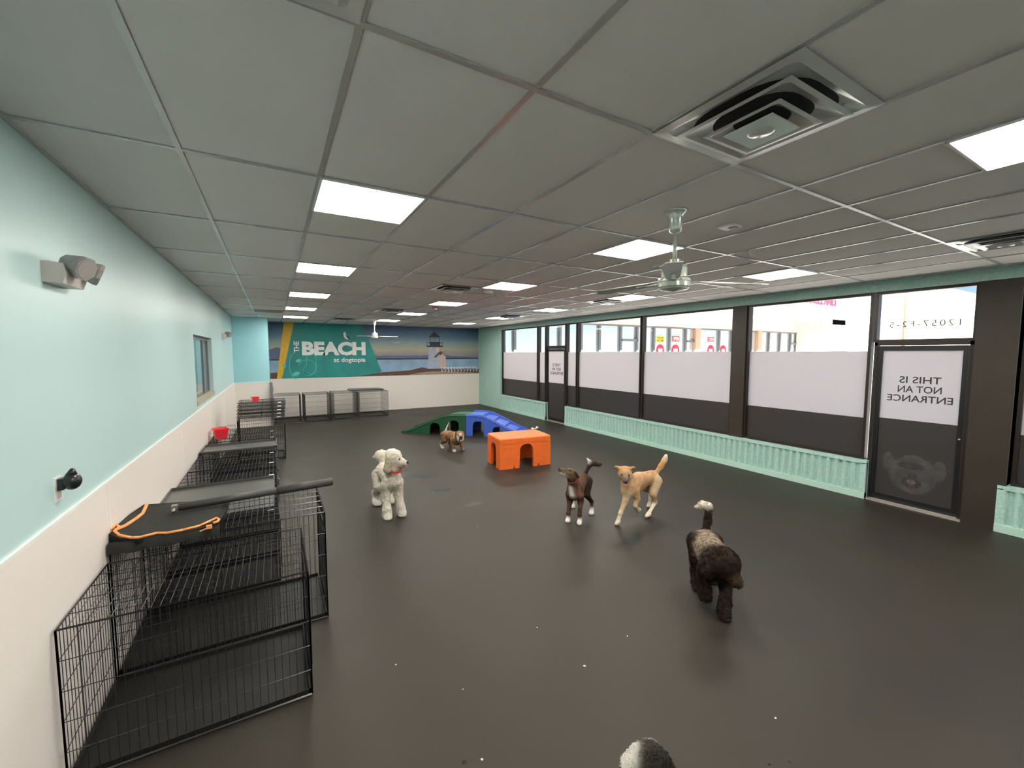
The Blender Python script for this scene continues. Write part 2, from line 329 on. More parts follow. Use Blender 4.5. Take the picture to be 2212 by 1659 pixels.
# far wall, alcove block, wall behind the camera
MB().box(XL - 0.2, XG + 0.3, YF, YF + 0.2, 0, ZC).build('wall_far', M['frp'], kind='structure')
MB().box(XL, -0.1, 13.3, YF, 1.222, ZC).build('wall_alcove', M['bluewall'], kind='structure')
MB().box(XL, -0.095, 13.296, YF, 0, 1.222).build('trim_4', M['frp'], kind='structure')
MB().box(XL - 0.3, XG + 0.3, YB - 0.2, YB, 0, ZC).build('wall_back', M['teal'], kind='structure')
sv = MB()
for x in (1.1, 2.32, 3.54, 4.76, 5.98): sv.box(x, x + 0.012, YF - 0.004, YF, 0, 1.21)
sv.build('trim_5', M['trimw'], kind='structure')

# window wall
KN = [(YB, 1.26), (2.46, 9.33), (10.30, 13.18)]
wr = MB()
wr.box(XR + 0.03, XG + 0.12, YB, YF, 2.845, ZC)                 # header
for y0, y1 in KN:
    wr.box(XR + 0.038, XG + 0.1, y0, y1, 0, 0.50); wr.box(XR, XG + 0.1, y0, y1, 0.49, 0.535)
    wr.box(XR, XR + 0.06, y0, y0 + 0.05, 0, 0.5); wr.box(XR, XR + 0.06, y1 - 0.05, y1, 0, 0.5)
    n = int((y1 - y0) / 0.1016)
    for k in range(n):                                           # rough vertical ribs of split block
        yc = y0 + (k + 0.5) * (y1 - y0) / n; hw = 0.030
        segs = 10 if y0 > 0 or yc > 0 else 3
        ring = []
        for q in range(segs + 1):
            z = 0.09 + 0.405 * q / segs; jj = lambda a: random.uniform(-a, a)
            ring.append([(XR + 0.040, yc - hw - 0.004, z), (XR + 0.009 + jj(0.002), yc - hw * 0.72 + jj(0.002), z), (XR - 0.002 + jj(0.0025) + (0.006 if q == segs // 2 else 0), yc + jj(0.002), z), (XR + 0.009 + jj(0.002), yc + hw * 0.72 + jj(0.002), z), (XR + 0.040, yc + hw + 0.004, z)])
        vs = [p for r_ in ring for p in r_]
        fs = [(a * 5 + c, a * 5 + c + 1, a * 5 + c + 6, a * 5 + c + 5) for a in range(segs) for c in range(4)]
        wr.add(vs, fs, True)
# painted block wall up to the far corner, with coursing
wr.box(XR + 0.006, XG + 0.12, 13.18, YF, 0, 2.85)
for r_ in range(14):
    z0 = 0.2032 * r_; z1 = min(z0 + 0.1965, 2.85); off = 0.2 if r_ % 2 else 0
    yy = 13.184 - off
    while yy < YF:
        a = max(yy, 13.184); b_ = min(yy + 0.398, YF)
        if b_ - a > 0.03: wr.box(XR + random.uniform(-0.003, 0.002), XR + 0.01, a, b_ - 0.006, z0 + 0.004, z1)
        yy += 0.406
wr.build('wall_right', M['teal_block'], kind='structure')
bb = MB()
for y0, y1 in KN: bb.box(XR - 0.006, XR + 0.05, y0, y1, 0, 0.09)
bb.build('baseboard_right', M['teal_base'], kind='structure')

def window(n, y0, y1, z0=0.535, z1=2.845, film=(2.05, 1.115), fr=0.035, z_clear=True):
    f = MB(); X0, X1 = XG - 0.045, XG + 0.055
    f.box(X0, X1, y0, y0 + fr, z0, z1).box(X0, X1, y1 - fr, y1, z0, z1).box(X0, X1, y0 + fr, y1 - fr, z0, z0 + 0.035).box(X0, X1, y0 + fr, y1 - fr, z1 - 0.035, z1)
    o = f.build('window_%d' % n, M['bronze'], kind='structure')
    a, b_ = y0 + fr, y1 - fr
    MB().box(XG + 0.01, XG + 0.016, a, b_, z0 + 0.035, z1 - 0.035).build('pane', M['glass'], parent=o)
    if film:
        MB().box(XG + 0.003, XG + 0.005, a, b_, film[1], film[0]).build('frosted_film', M['frost'], parent=o)
        MB().box(XG + 0.003, XG + 0.005, a, b_, z0 + 0.035, film[1]).build('dark_film', M['darkfilm'], parent=o)
    return o
window(2, 10.86, 13.18); window(3, 10.42, 10.83); window(4, 8.93, 9.40); window(5, 6.66, 8.90); window(6, 4.50, 6.63)
window(7, 2.52, 4.26); window(8, -1.2, 1.18); window(9, YB, -1.23)
window(10, 9.42, 10.40, z0=2.20, z1=2.845, film=None); tw = window(11, 1.53, 2.50, z0=2.17, z1=2.845, film=None)
MB().box(XG - 0.075, XG + 0.07, 4.26, 4.50, 0.535, 2.845).build('trim_6', M['bronze_warm'], kind='structure')
MB().box(XR + 0.01, XG + 0.08, 1.20, 1.53, 0, 2.845).box(XR + 0.04, XG + 0.08, 1.26, 1.2, 0, 2.845).build('trim_7', M['bronze_warm'], kind='structure')
# grey caulk strip beside the dark column, outside mullions
MB().box(XG + 0.055, XG + 0.075, 10.84, 10.86, 0.6, 2.84).box(XG + 0.055, XG + 0.075, 8.90, 8.93, 0.6, 2.84).box(XG + 0.055, XG + 0.075, 6.63, 6.66, 0.6, 2.84).build('trim_8', M['sfframe'], kind='structure')
wall_txt = M['sfframe']
M['ink'] = mat('dark_grey_lettering', (0.03, 0.03, 0.035, 1), 0.5, var=(9, 0.05))
M['inkb'] = mat('brown_lettering', (0.16, 0.10, 0.08, 1), 0.5, var=(9, 0.05))

def place_text(mb, body, size, yc, zc, x, bold=0.0, line=1.0, spacing=1.0, extr=0.0008, width=None, height=None):
    """text read from outside, seen reversed from inside the room"""
    vs, fs = text_mesh(body, size, extr, 'CENTER', bold, spacing, line)
    ys = [v.x for v in vs]; zs = [v.y for v in vs]; my = (min(ys) + max(ys)) / 2; mz = (min(zs) + max(zs)) / 2
    sy = width / (max(ys) - min(ys)) if width else 1; sz = height / (max(zs) - min(zs)) if height else 1
    mb.add([(x - v.z, yc + (v.x - my) * sy, zc + (v.y - mz) * sz) for v in vs], fs)
    return (max(ys) - min(ys), max(zs) - min(zs))

def door(n, y0, y1, ztop, textz, tsize, printed):
    """glazed aluminium door, y0..y1 is the frame opening"""
    f = MB(); X0, X1 = XG - 0.04, XG + 0.05
    f.box(X0, X1, y0, y0 + 0.035, 0, ztop + 0.05).box(X0, X1, y1 - 0.035, y1, 0, ztop + 0.05).box(X0, X1, y0, y1, ztop, ztop + 0.055)
    d = f.build('door_%d' % n, M['bronze'], kind='structure')
    a, b_ = y0 + 0.04, y1 - 0.04; lf = MB(); x0, x1 = XG - 0.022, XG + 0.022
    st_ = 0.05
    lf.box(x0, x1, a, a + st_, 0.02, ztop - 0.005).box(x0, x1, b_ - st_, b_, 0.02, ztop - 0.005).box(x0, x1, a + st_, b_ - st_, 0.02, 0.10).box(x0, x1, a + st_, b_ - st_, ztop - 0.07, ztop - 0.005)
    lf.build('leaf', M['dark'], parent=d)
    p, q = a + st_, b_ - st_
    MB().box(XG + 0.004, XG + 0.01, p, q, 0.1, ztop - 0.07).build('pane', M['glass'], parent=d)
    MB().box(XG - 0.002, XG, p, q, 1.145, ztop - 0.07).build('frosted_film', M['frost'], parent=d)
    dk = MB().box(XG - 0.002, XG, p, q, 0.1, 1.145).build('dark_film', M['darkfilm'], parent=d)
    tm = MB()
    yc = (p + q) / 2
    place_text(tm, 'THIS IS', tsize, yc - 0.005, textz + 0.122, XG - 0.004, 0.0012, width=0.40, height=0.088)
    place_text(tm, 'NOT AN', tsize, yc - 0.005, textz, XG - 0.004, 0.0012, width=0.42, height=0.088)
    place_text(tm, 'ENTRANCE', tsize, yc - 0.005, textz - 0.122, XG - 0.004, 0.0012, width=0.63, height=0.088)
    tm.build('lettering', M['ink'], parent=d)
    MB().box(XR + 0.02, XG + 0.06, y0 - 0.02, y1 + 0.02, 0.0, 0.016).build('threshold', M['alu'], parent=d)
    MB().bar((x0 - 0.012, a + st_ / 2, 0.98), (x0, a + st_ / 2, 0.98), 0.013, 12).build('lock', M['steel'], parent=d)
    if printed:                                                  # faint dog portrait printed on the dark film
        M['print1'] = mat('print_pale', (0.060, 0.056, 0.056, 1), 0.5, var=(9, 0.30)); M['print2'] = mat('print_dark', (0.034, 0.031, 0.031, 1), 0.5, var=(12, 0.3))
        M['print3'] = mat('print_pink', (0.085, 0.048, 0.05, 1), 0.5, var=(20, 0.3)); M['print4'] = mat('print_grey', (0.10, 0.09, 0.095, 1), 0.5, var=(20, 0.3))
        def ell(name, cy, cz, ry, rz_, m, x, t0=0, t1=2 * PI, jag=0.06):
            k = 40; pts = []
            for u in range(k):
                t = t0 + (t1 - t0) * u / (k - 1 if t1 - t0 < 6 else k); rj = 1 + random.uniform(-jag, jag)
                pts.append((cy + ry * math.cos(t) * rj, cz + rz_ * math.sin(t) * rj))
            MB().prism(pts, lambda a_, b2, h: (x + h, a_, b2), 0.0003).build(name, m, parent=dk)
        c = (p + q) / 2
        ell('portrait_head', c, 0.44, 0.24, 0.25, M['print1'], XG - 0.0030, jag=0.05)
        ell('portrait_ear', c + 0.25, 0.56, 0.06, 0.13, M['print1'], XG - 0.0032); ell('portrait_ear', c - 0.25, 0.54, 0.06, 0.13, M['print1'], XG - 0.0032)
        ell('portrait_brow', c + 0.02, 0.55, 0.13, 0.05, M['print2'], XG - 0.0036, jag=0.15)
        ell('portrait_nose', c + 0.0, 0.42, 0.05, 0.035, M['print2'], XG - 0.0038)
        ell('portrait_mouth', c + 0.01, 0.33, 0.10, 0.075, M['print2'], XG - 0.0036)
        ell('portrait_muzzle', c + 0.01, 0.34, 0.045, 0.03, M['print4'], XG - 0.0040); ell('portrait_tongue', c + 0.0, 0.27, 0.035, 0.04, M['print3'], XG - 0.0041)
    return d
door(1, 1.545, 2.485, 2.125, 1.555, 0.118, True)
door(2, 9.43, 10.39, 2.145, 1.555, 0.118, False)
tm = MB(); place_text(tm, '12057-F2-5', 0.112, 2.015, 2.40, XG - 0.0, 0.0008, spacing=1.3, width=0.67, height=0.082)
tm.build('lettering', M['inkb'], parent=tw)
# ------------------------------------------------------------------ mural on the far wall
YM = YF - 0.012
def muralmat():
    m = bpy.data.materials.new('mural_dusk_sky_print'); m.use_nodes = True; t = m.node_tree; b = t.nodes['Principled BSDF']; N = t.nodes.new; L = t.links.new
    tc = N('ShaderNodeTexCoord'); sp = N('ShaderNodeSeparateXYZ'); L(tc.outputs['Object'], sp.inputs[0])
    n = N('ShaderNodeTexNoise'); n.inputs['Scale'].default_value = 1.3; n.inputs['Detail'].default_value = 6
    mp = N('ShaderNodeMapping'); mp.inputs['Scale'].default_value = (0.7, 1, 3); L(tc.outputs['Object'], mp.inputs[0]); L(mp.outputs[0], n.inputs['Vector'])
    ad = N('ShaderNodeMath'); ad.operation = 'MULTIPLY_ADD'; L(n.outputs['Fac'], ad.inputs[0]); ad.inputs[1].default_value = 0.30; L(sp.outputs['Z'], ad.inputs[2])
    mr = N('ShaderNodeMapRange'); mr.inputs[1].default_value = 0.62 + 0.15; mr.inputs[2].default_value = 1.76 + 0.15; L(ad.outputs[0], mr.inputs[0])
    cr = N('ShaderNodeValToRGB'); L(mr.outputs[0], cr.inputs[0]); e = cr.color_ramp.elements
    e[0].position = 0.0; e[0].color = srgb(120, 118, 142); e[1].position = 1.0; e[1].color = srgb(62, 84, 120)
    for p_, c_ in ((0.14, srgb(158, 150, 148)), (0.28, srgb(176, 172, 146)), (0.45, srgb(140, 162, 165)), (0.7, srgb(92, 122, 150))):
        q = e.new(p_); q.color = c_
    L(cr.outputs[0], b.inputs['Base Color']); b.inputs['Roughness'].default_value = 0.5; return m
M['msky'] = muralmat()
M['mdark'] = mat('mural_dark_shore', srgb(52, 52, 66), 0.5, var=(12, 0.2)); M['msea'] = mat('mural_sea', srgb(138, 168, 196), 0.5, var=(3, 0.16))
M['mland'] = mat('mural_dune_grass', srgb(96, 68, 58), 0.6, var=(22, 0.45)); M['mteal'] = mat('mural_teal', srgb(30, 138, 134), 0.5, var=(1.6, 0.22))
M['myellow'] = mat('mural_yellow', srgb(228, 176, 42), 0.5, var=(6, 0.10)); M['mwhite'] = mat('mural_white', srgb(238, 240, 240), 0.5, var=(9, 0.03))
M['mhills'] = mat('mural_hills', srgb(96, 104, 134), 0.5, var=(4, 0.12)); M['mlh'] = mat('mural_lighthouse_white', srgb(168, 178, 196), 0.5, var=(9, 0.1))
M['mroof'] = mat('mural_roof', srgb(96, 70, 66), 0.5, var=(9, 0.15)); M['mblack'] = mat('mural_lantern_black', srgb(34, 38, 50), 0.5, var=(9, 0.1))
M['mwarm'] = mat('mural_lit_pane', srgb(240, 196, 120), 0.5, var=(9, 0.06)); M['mpink'] = mat('mural_porch', srgb(206, 176, 168), 0.5, var=(9, 0.06))
M['mpale'] = mat('mural_pale_teal', srgb(96, 190, 180), 0.5, var=(9, 0.1)); M['msand'] = mat('mural_sand', srgb(160, 140, 122), 0.6, var=(14, 0.2))
mur = thing('wall_mural', 'wide seaside mural with lighthouse, teal banner and large white lettering on the far wall', 'mural', (3.5, YM, 1.225))
MO = (3.5, YM, 1.225); lay = [0]
def mpoly(name, pts, m, d=None, parent=mur, mb=None):
    if mb is None and d is None: lay[0] += 1
    dd = 0.0006 * lay[0] if d is None or mb else d
    b = mb or MB(); b.prism(pts, lambda a, c, h: (a, YM + 0.010 - dd - h, c), 0.001)
    return b if mb else b.build(name, m, parent=parent, off=MO)
mpoly('sky_print', [(-0.098, 1.222), (XR - 0.01, 1.222), (XR - 0.01, 2.985), (-0.098, 2.985)], M['msky'], 0.0)
hp = [(-0.098, 1.80)] + [(x_ * 0.18, 1.93 + 0.05 * noise.noise(Vector((x_ * 0.35, 3, 0))) + 0.025 * noise.noise(Vector((x_ * 1.3, 7, 0)))) for x_ in range(0, 34)] + [(6.9, 1.86), (7.04, 1.80)]
mpoly('hills_print', hp, M['mhills'])
mpoly('hills_print', [(-0.098, 1.8), (-0.098, 2.12), (0.08, 2.2), (0.3, 2.17), (0.42, 2.05), (0.42, 1.8)], M['mhills'])
mpoly('far_shore_print', [(-0.098, 1.79), (7.045, 1.79), (7.045, 1.825), (5.6, 1.85), (4.2, 1.835), (3.0, 1.85), (-0.098, 1.83)], M['mdark'])
mpoly('sea_print', [(-0.098, 1.38), (7.045, 1.30), (7.045, 1.79), (-0.098, 1.79)], M['msea'])
lp = [(2.55, 1.223), (2.75, 1.27), (3.2, 1.34), (3.7, 1.37), (4.3, 1.40), (4.6, 1.47), (4.75, 1.50), (4.95, 1.46), (5.4, 1.44), (6.0, 1.41), (6.6, 1.43), (7.045, 1.40), (7.045, 1.223)]
mpoly('dune_print', lp, M['mland']); mpoly('dune_print', [(-0.098, 1.223), (-0.098, 1.40), (0.3, 1.44), (0.3, 1.223)], M['mland'])
mpoly('sand_print', [(4.2, 1.224), (4.6, 1.30), (5.2, 1.35), (6.0, 1.32), (7.045, 1.24), (7.045, 1.224)], M['msand'])
lay[0] += 1
lh = MB(); mpoly('', [(4.96, 1.44), (5.40, 1.44), (5.45, 2.25), (5.03, 2.25)], None, mb=lh); lh.build('lighthouse_tower_print', M['mlh'], mur, MO)
lay[0] += 1
lb = MB()
for P_ in ([(4.94, 2.25), (5.56, 2.25), (5.56, 2.30), (4.94, 2.30)], [(5.05, 2.30), (5.46, 2.30), (5.46, 2.44), (5.05, 2.44)], [(5.02, 2.61), (5.46, 2.61), (5.34, 2.74), (5.25, 2.80), (5.24, 2.86), (5.22, 2.80), (5.14, 2.74)],
           [(5.06, 2.44), (5.08, 2.44), (5.08, 2.62), (5.06, 2.62)], [(5.42, 2.44), (5.44, 2.44), (5.44, 2.62), (5.42, 2.62)], [(5.24, 2.44), (5.25, 2.44), (5.25, 2.62), (5.24, 2.62)],
           [(4.94, 2.3), (4.955, 2.3), (4.955, 2.42), (4.94, 2.42)], [(5.545, 2.3), (5.56, 2.3), (5.56, 2.42), (5.545, 2.42)], [(4.94, 2.40), (5.06, 2.40), (5.06, 2.42), (4.94, 2.42)], [(5.45, 2.40), (5.56, 2.40), (5.56, 2.42), (5.45, 2.42)]):
    mpoly('', P_, None, d=0.0006 * lay[0], mb=lb)
lb.build('lighthouse_lantern_print', M['mblack'], mur, MO)
lay[0] += 1
mpoly('lit_pane_print', [(5.30, 2.06), (5.39, 2.06), (5.39, 2.21), (5.30, 2.21)], M['mwarm'])
mpoly('cottage_print', [(5.27, 1.46), (5.68, 1.48), (5.68, 1.9), (5.27, 1.9)], M['mlh'])
mpoly('cottage_porch_print', [(5.42, 1.46), (5.66, 1.48), (5.66, 1.90), (5.54, 2.0), (5.42, 1.90)], M['mpink'])
mpoly('cottage_roof_print', [(5.19, 1.86), (5.30, 1.86), (5.42, 1.98), (5.45, 1.93), (5.55, 2.02), (5.66, 1.92), (5.72, 1.86), (5.70, 1.90), (5.50, 2.09), (5.40, 2.06)], M['mroof'])
fb = MB(); lay[0] += 1
for k in range(12):
    x_ = 5.5 + k * 0.13
    for P_ in ([(x_, 1.30), (x_ + 0.02, 1.30), (x_ + 0.02, 1.50), (x_, 1.50)], [(x_, 1.48), (x_ + 0.13, 1.46), (x_ + 0.13, 1.475), (x_, 1.495)], [(x_, 1.32), (x_ + 0.015, 1.32), (x_ + 0.13, 1.46), (x_ + 0.115, 1.46)]):
        if P_[1][0] < 7.04: mpoly('', P_, None, d=0.0006 * lay[0], mb=fb)
fb.build('fence_print', M['mwhite'], mur, MO)
mpoly('yellow_stripe', [(0.33, 2.984), (0.64, 2.984), (0.24, 1.224), (0.08, 1.224)], M['myellow'])
ban = mpoly('teal_banner', [(0.61, 2.984), (2.69, 2.984), (3.29, 1.38), (3.10, 1.32), (2.7, 1.26), (2.3, 1.224), (0.22, 1.224)], M['mteal'])
def curve(c, rx, ry, t0, t1, k=20, rot=0):
    out = []
    for u in range(k + 1):
        t = t0 + (t1 - t0) * u / k; a, b_ = rx * math.cos(t), ry * math.sin(t)
        out.append((c[0] + a * math.cos(rot) - b_ * math.sin(rot), c[1] + a * math.sin(rot) + b_ * math.cos(rot)))
    return out
def ribbon(mb, pts, w_):
    for (x0, z0), (x1, z1) in zip(pts, pts[1:]):
        d = Vector((x1 - x0, z1 - z0)); 
        if d.length < 1e-5: continue
        nx, nz = -d.y / d.length * w_ / 2, d.x / d.length * w_ / 2
        mpoly('', [(x0 + nx, z0 + nz), (x0 - nx, z0 - nz), (x1 - nx, z1 - nz), (x1 + nx, z1 + nz)], None, d=0.0006 * lay[0], mb=mb)
for cv in (curve((0.95, 1.55), 0.26, 0.26, PI * 0.9, -PI * 0.6), curve((0.66, 1.80), 0.28, 0.36, PI * 0.5, -PI * 0.3), curve((0.62, 1.62), 0.18, 0.42, PI * 0.5, PI * 1.5), curve((1.05, 1.75), 0.16, 0.42, PI * 0.55, -PI * 0.7)):
    sw = MB(); lay[0] += 0.2; ribbon(sw, cv, 0.012); sw.build('swirl_print', M['mpale'], mur, MO)
lay[0] += 0.2
for c_, a_, b_ in (((0.70, 1.78), 0.08, 0.05), ((0.62, 1.36), 0.11, 0.06), ((0.30, 1.62), 0.05, 0.06)): mpoly('shell_print', curve(c_, a_, b_, 0, 2 * PI, 16, 0.4)[:-1], M['mpale'], d=0.0006 * lay[0])
def mtext(name, body, x0, x1, z0, z1, bold, rot=False):
    vs, fs = text_mesh(body, 0.5, 0.004, 'LEFT', bold)
    xs = [v.x for v in vs]; zs = [v.y for v in vs]; a, b_ = min(xs), max(xs); c, d = min(zs), max(zs); out = []
    for v in vs:
        p, q = (v.x - a) / (b_ - a), (v.y - c) / (d - c)
        if rot: p, q = 1 - q, p
        out.append((x0 + p * (x1 - x0), YM - 0.028 - v.z * 0.3, z0 + q * (z1 - z0)))
    MB().add(out, fs).build(name, M['mwhite'], mur, MO)
mtext('large_lettering', 'BEACH', 0.81, 2.76, 1.945, 2.40, 0.028)
mtext('upright_lettering', 'THE', 0.58, 0.73, 2.05, 2.40, 0.010, rot=True)
mtext('small_lettering', 'at dogtopia', 1.74, 2.75, 1.68, 1.87, 0.012)
lay[0] += 1
gl = MB()
for P_ in ([(2.06, 2.68), (2.10, 2.73), (2.14, 2.72), (2.15, 2.62), (2.22, 2.55), (2.24, 2.49), (2.15, 2.49), (2.08, 2.56)],): mpoly('', P_, None, mb=gl)
gl.build('seagull_print', M['mwhite'], mur, MO)
mpoly('seagull_wing_print', [(2.14, 2.60), (2.20, 2.60), (2.30, 2.49), (2.22, 2.50)], M['mblack'])
mpoly('flying_gull_print', [(3.58, 2.45), (3.72, 2.43), (3.78, 2.40), (3.90, 2.44), (4.02, 2.42), (3.90, 2.38), (3.80, 2.36), (3.70, 2.40)], M['mlh'])

# ------------------------------------------------------------------ ceiling fittings
def make_light():
    t = thing('ceiling_light', '', 'light'); f = MB(); a = 0.3
    f.box(-a, a, -a, -a + 0.012, -0.014, 0).box(-a, a, a - 0.012, a, -0.014, 0).box(-a, -a + 0.012, -a, a, -0.014, 0).box(a - 0.012, a, -a, a, -0.014, 0)
    f.build('frame', M['lampframe'], t); MB().box(-a + 0.012, a - 0.012, -a + 0.012, a - 0.012, -0.008, -0.002).build('diffuser', M['lamp'], t); return t
rows = ['first', 'second', 'third', 'fourth', 'fifth']
LC = {0: 'row along the left wall', 4: 'middle row', 8: 'row along the window wall'}
light0 = None
def put_light(i, y, label):
    global light0
    loc = (GX(i) + 0.3048, y + 0.3048, ZC)
    if light0 is None: light0 = make_light(); light0.location = loc; light0['label'] = label; light0['group'] = 'square ceiling light panels'; return light0
    return dup(light0, loc, label)
for i in (0, 4, 8):
    for k in range(5):
        lab = 'glowing square ceiling panel, %s from the camera in the %s' % (['nearest', 'second', 'third', 'fourth', 'farthest'][k], LC[i])
        put_light(i, 2.563 + 2.4384 * k, lab)
put_light(4, 0.124, 'glowing square ceiling panel cut by the right edge of the photo')
for i in (0, 8): put_light(i, 0.124, 'glowing square ceiling panel overhead, outside the photo')
for i in (0, 4, 8): put_light(i, -2.314, 'glowing square ceiling panel behind the camera')

def make_vent():
    t = thing('ceiling_vent', '', 'vent')
    MB().box(-0.285, 0.285, -0.285, 0.285, -0.003, -0.001).build('shade_sheet', M['ventshade'], t)  # dark sheet under the solid ceiling, colour stands for shade in the duct
    def ring(a, z0, b_, z1, c, z2):
        m = MB(); sq = lambda h, z: [(-h, -h, z), (h, -h, z), (h, h, z), (-h, h, z)]
        # rounded-square cone: outer edge, lip, inner throat
        def rsq(h, z, r, k=6):
            out = []
            for cx, cy, t0 in ((1, 1, 0), (-1, 1, PI / 2), (-1, -1, PI), (1, -1, 1.5 * PI)):
                for u in range(k + 1):
                    tt = t0 + PI / 2 * u / k; out.append((cx * (h - r) + r * math.cos(tt), cy * (h - r) + r * math.sin(tt), z))
            return out
        prof = [rsq(a, z0, 0.002), rsq(b_, z1, b_ * 0.12), rsq(c, z2, c * 0.75)]; n = len(prof[0])
        vs = [p for r_ in prof for p in r_]; fs = [(q * n + u, q * n + (u + 1) % n, (q + 1) * n + (u + 1) % n, (q + 1) * n + u) for q in range(2) for u in range(n)]
        return m.add(vs, fs, False)
    ring(0.302, -0.010, 0.262, -0.013, 0.235, -0.004).build('outer_frame', M['vent'], t)
    ring(0.232, -0.034, 0.212, -0.036, 0.165, -0.006).build('louvre', M['vent'], t)
    ring(0.158, -0.050, 0.140, -0.052, 0.095, -0.012).build('louvre', M['vent'], t)
    MB().box(-0.10, 0.10, -0.10, 0.10, -0.060, -0.055).lathe([(0.0, -0.068), (0.04, -0.066), (0.05, -0.060)], n=20).build('centre_plate', M['vent'], t)
    return t
vent0 = make_vent(); vent0['group'] = 'square ceiling vents'
vspots = [(2, 0.735, 'large square louvred air vent in the ceiling above and nearest the middle of the room'), (8, 0.735, 'square louvred air vent at the right edge of the photo'),
          (3, 5.61, 'square louvred air vent beside the second panel of the middle light row'), (3, 9.27, 'square louvred air vent beside the fourth panel of the middle light row'),
          (8, 5.61, 'square louvred air vent behind the near fan, by the window wall lights'), (8, 9.27, 'square louvred air vent beside a far panel by the window wall'),
          (2, 12.35, 'farthest square louvred air vent, in front of the mural'), (-1, 0.735, 'square louvred air vent cut by the top edge of the photo')]
for k, (i, y, lab) in enumerate(vspots):
    loc = (GX(i) + 0.3048, y + 0.3048, ZC)
    if k == 0: vent0.location = loc; vent0['label'] = lab
    else: dup(vent0, loc, lab)
rg = thing('return_grille', 'flat slotted return air grille in the ceiling near the blue alcove', 'vent', (GX(-1) + 0.3, 11.2, ZC))
m = MB()
for k in range(9): m.box(-0.27, 0.27, -0.26 + k * 0.06, -0.225 + k * 0.06, -0.014, -0.004)
m.build('slats', M['greyplastic'], rg); MB().box(-0.28, 0.28, -0.28, 0.28, -0.003, -0.001).build('shade_sheet', M['ventshade'], rg)  # shade between the slats is put in as a dark sheet
MB().box(-0.3, 0.3, -0.3, -0.28, -0.012, 0).box(-0.3, 0.3, 0.28, 0.3, -0.012, 0).box(-0.3, -0.28, -0.3, 0.3, -0.012, 0).box(0.28, 0.3, -0.3, 0.3, -0.012, 0).build('frame', M['greyplastic'], rg)

def make_fan(label, loc, rz):
    t = thing('ceiling_fan', label, 'fan', loc, rz, 'white three-bladed ceiling fans')
    MB().lathe([(0.0, 0), (0.078, 0), (0.066, -0.012), (0.052, -0.035), (0.046, -0.06), (0.043, -0.12), (0.036, -0.14), (0.02, -0.15), (0, -0.15)]).build('canopy', M['fan'], t)
    MB().bar((0, 0, -0.14), (0, 0, -0.36), 0.014, 14).build('downrod', M['fan'], t)
    MB().lathe([(0, -0.33), (0.038, -0.33), (0.038, -0.368), (0.082, -0.372), (0.086, -0.39), (0.084, -0.45), (0.100, -0.455), (0.107, -0.465), (0.107, -0.480), (0.101, -0.483), (0.107, -0.486), (0.106, -0.515), (0.096, -0.522), (0.092, -0.530), (0.0, -0.548)], n=36, smooth=False).build('motor', M['fan'], t)
    for k in range(3):
        a = 2 * PI * k / 3; c, s_ = math.cos(a), math.sin(a)
        T = lambda x, y, z: (x * c - y * s_, x * s_ + y * c, z)
        b = MB(); z = -0.470; tw_ = 0.012
        out = [(0.09, -0.025), (0.17, -0.045), (0.62, -0.058), (0.70, -0.03), (0.64, 0.058), (0.17, 0.042), (0.09, 0.025)]
        b.prism(out, lambda x, y, h: T(x, y, z - h + y * 0.13 - x * 0.01), 0.006)
        bl = b.build('blade', M['fanblade'], t)
        MB().prism([(0.09, -0.015), (0.30, -0.012), (0.30, 0.012), (0.09, 0.015)], lambda x, y, h: T(x, y, z - 0.012 + h), 0.007).build('blade_arm', M['fan'], t)
    return t
fan0 = make_fan('large white ceiling fan hanging nearest the camera, between the light panels', (2.42, 1.97, ZC), math.radians(338))
dup(fan0, (2.66, 12.9, ZC), 'small-looking white ceiling fan hanging far off in front of the mural', rz=math.radians(-25))

sq = thing('ceiling_sensor', 'small square white sensor with a dark opening on the ceiling right of the near fan', 'sensor', (3.07, 2.0, ZC))
MB().box(-0.06, 0.06, -0.06, 0.06, -0.012, 0).build('plate', M['plate'], sq); MB().box(0.0, 0.045, -0.04, 0.01, -0.016, -0.012).build('opening', M['dark'], sq)
sd = thing('smoke_detector', 'round white smoke detector on the ceiling below a middle light panel', 'smoke detector', (2.97, 5.92, ZC))
MB().lathe([(0, -0.03), (0.055, -0.03), (0.068, -0.015), (0.07, 0)]).build('body', M['plate'], sd)
for k, (x, y, lab) in enumerate(((3.0, 8.47, 'small red and white alarm strobe hanging below the third middle light panel'), (3.64, 10.35, 'small white sprinkler head below the alarm strobe, by the middle lights'), (3.74, 3.28, 'small flared sprinkler head left of the near fan motor'))):
    t = thing(('alarm_strobe', 'sprinkler_head', 'sprinkler_head')[k], lab, ('alarm', 'sprinkler', 'sprinkler')[k], (x, y, ZC))
    if k == 0: MB().lathe([(0, -0.02), (0.07, -0.02), (0.075, 0)]).build('base', M['red'], t); MB().lathe([(0, -0.06), (0.025, -0.055), (0.035, -0.02)]).build('lens', M['plate'], t)
    else: MB().lathe([(0.02, -0.02), (0.04, -0.012), (0.045, 0)]).build('escutcheon', M['plate'], t); MB().bar((0, 0, 0), (0, 0, -0.045), 0.008, 8).lathe([(0, -0.047), (0.02, -0.047), (0.02, -0.044), (0, -0.044)], n=12).build('nozzle', M['steel'], t)

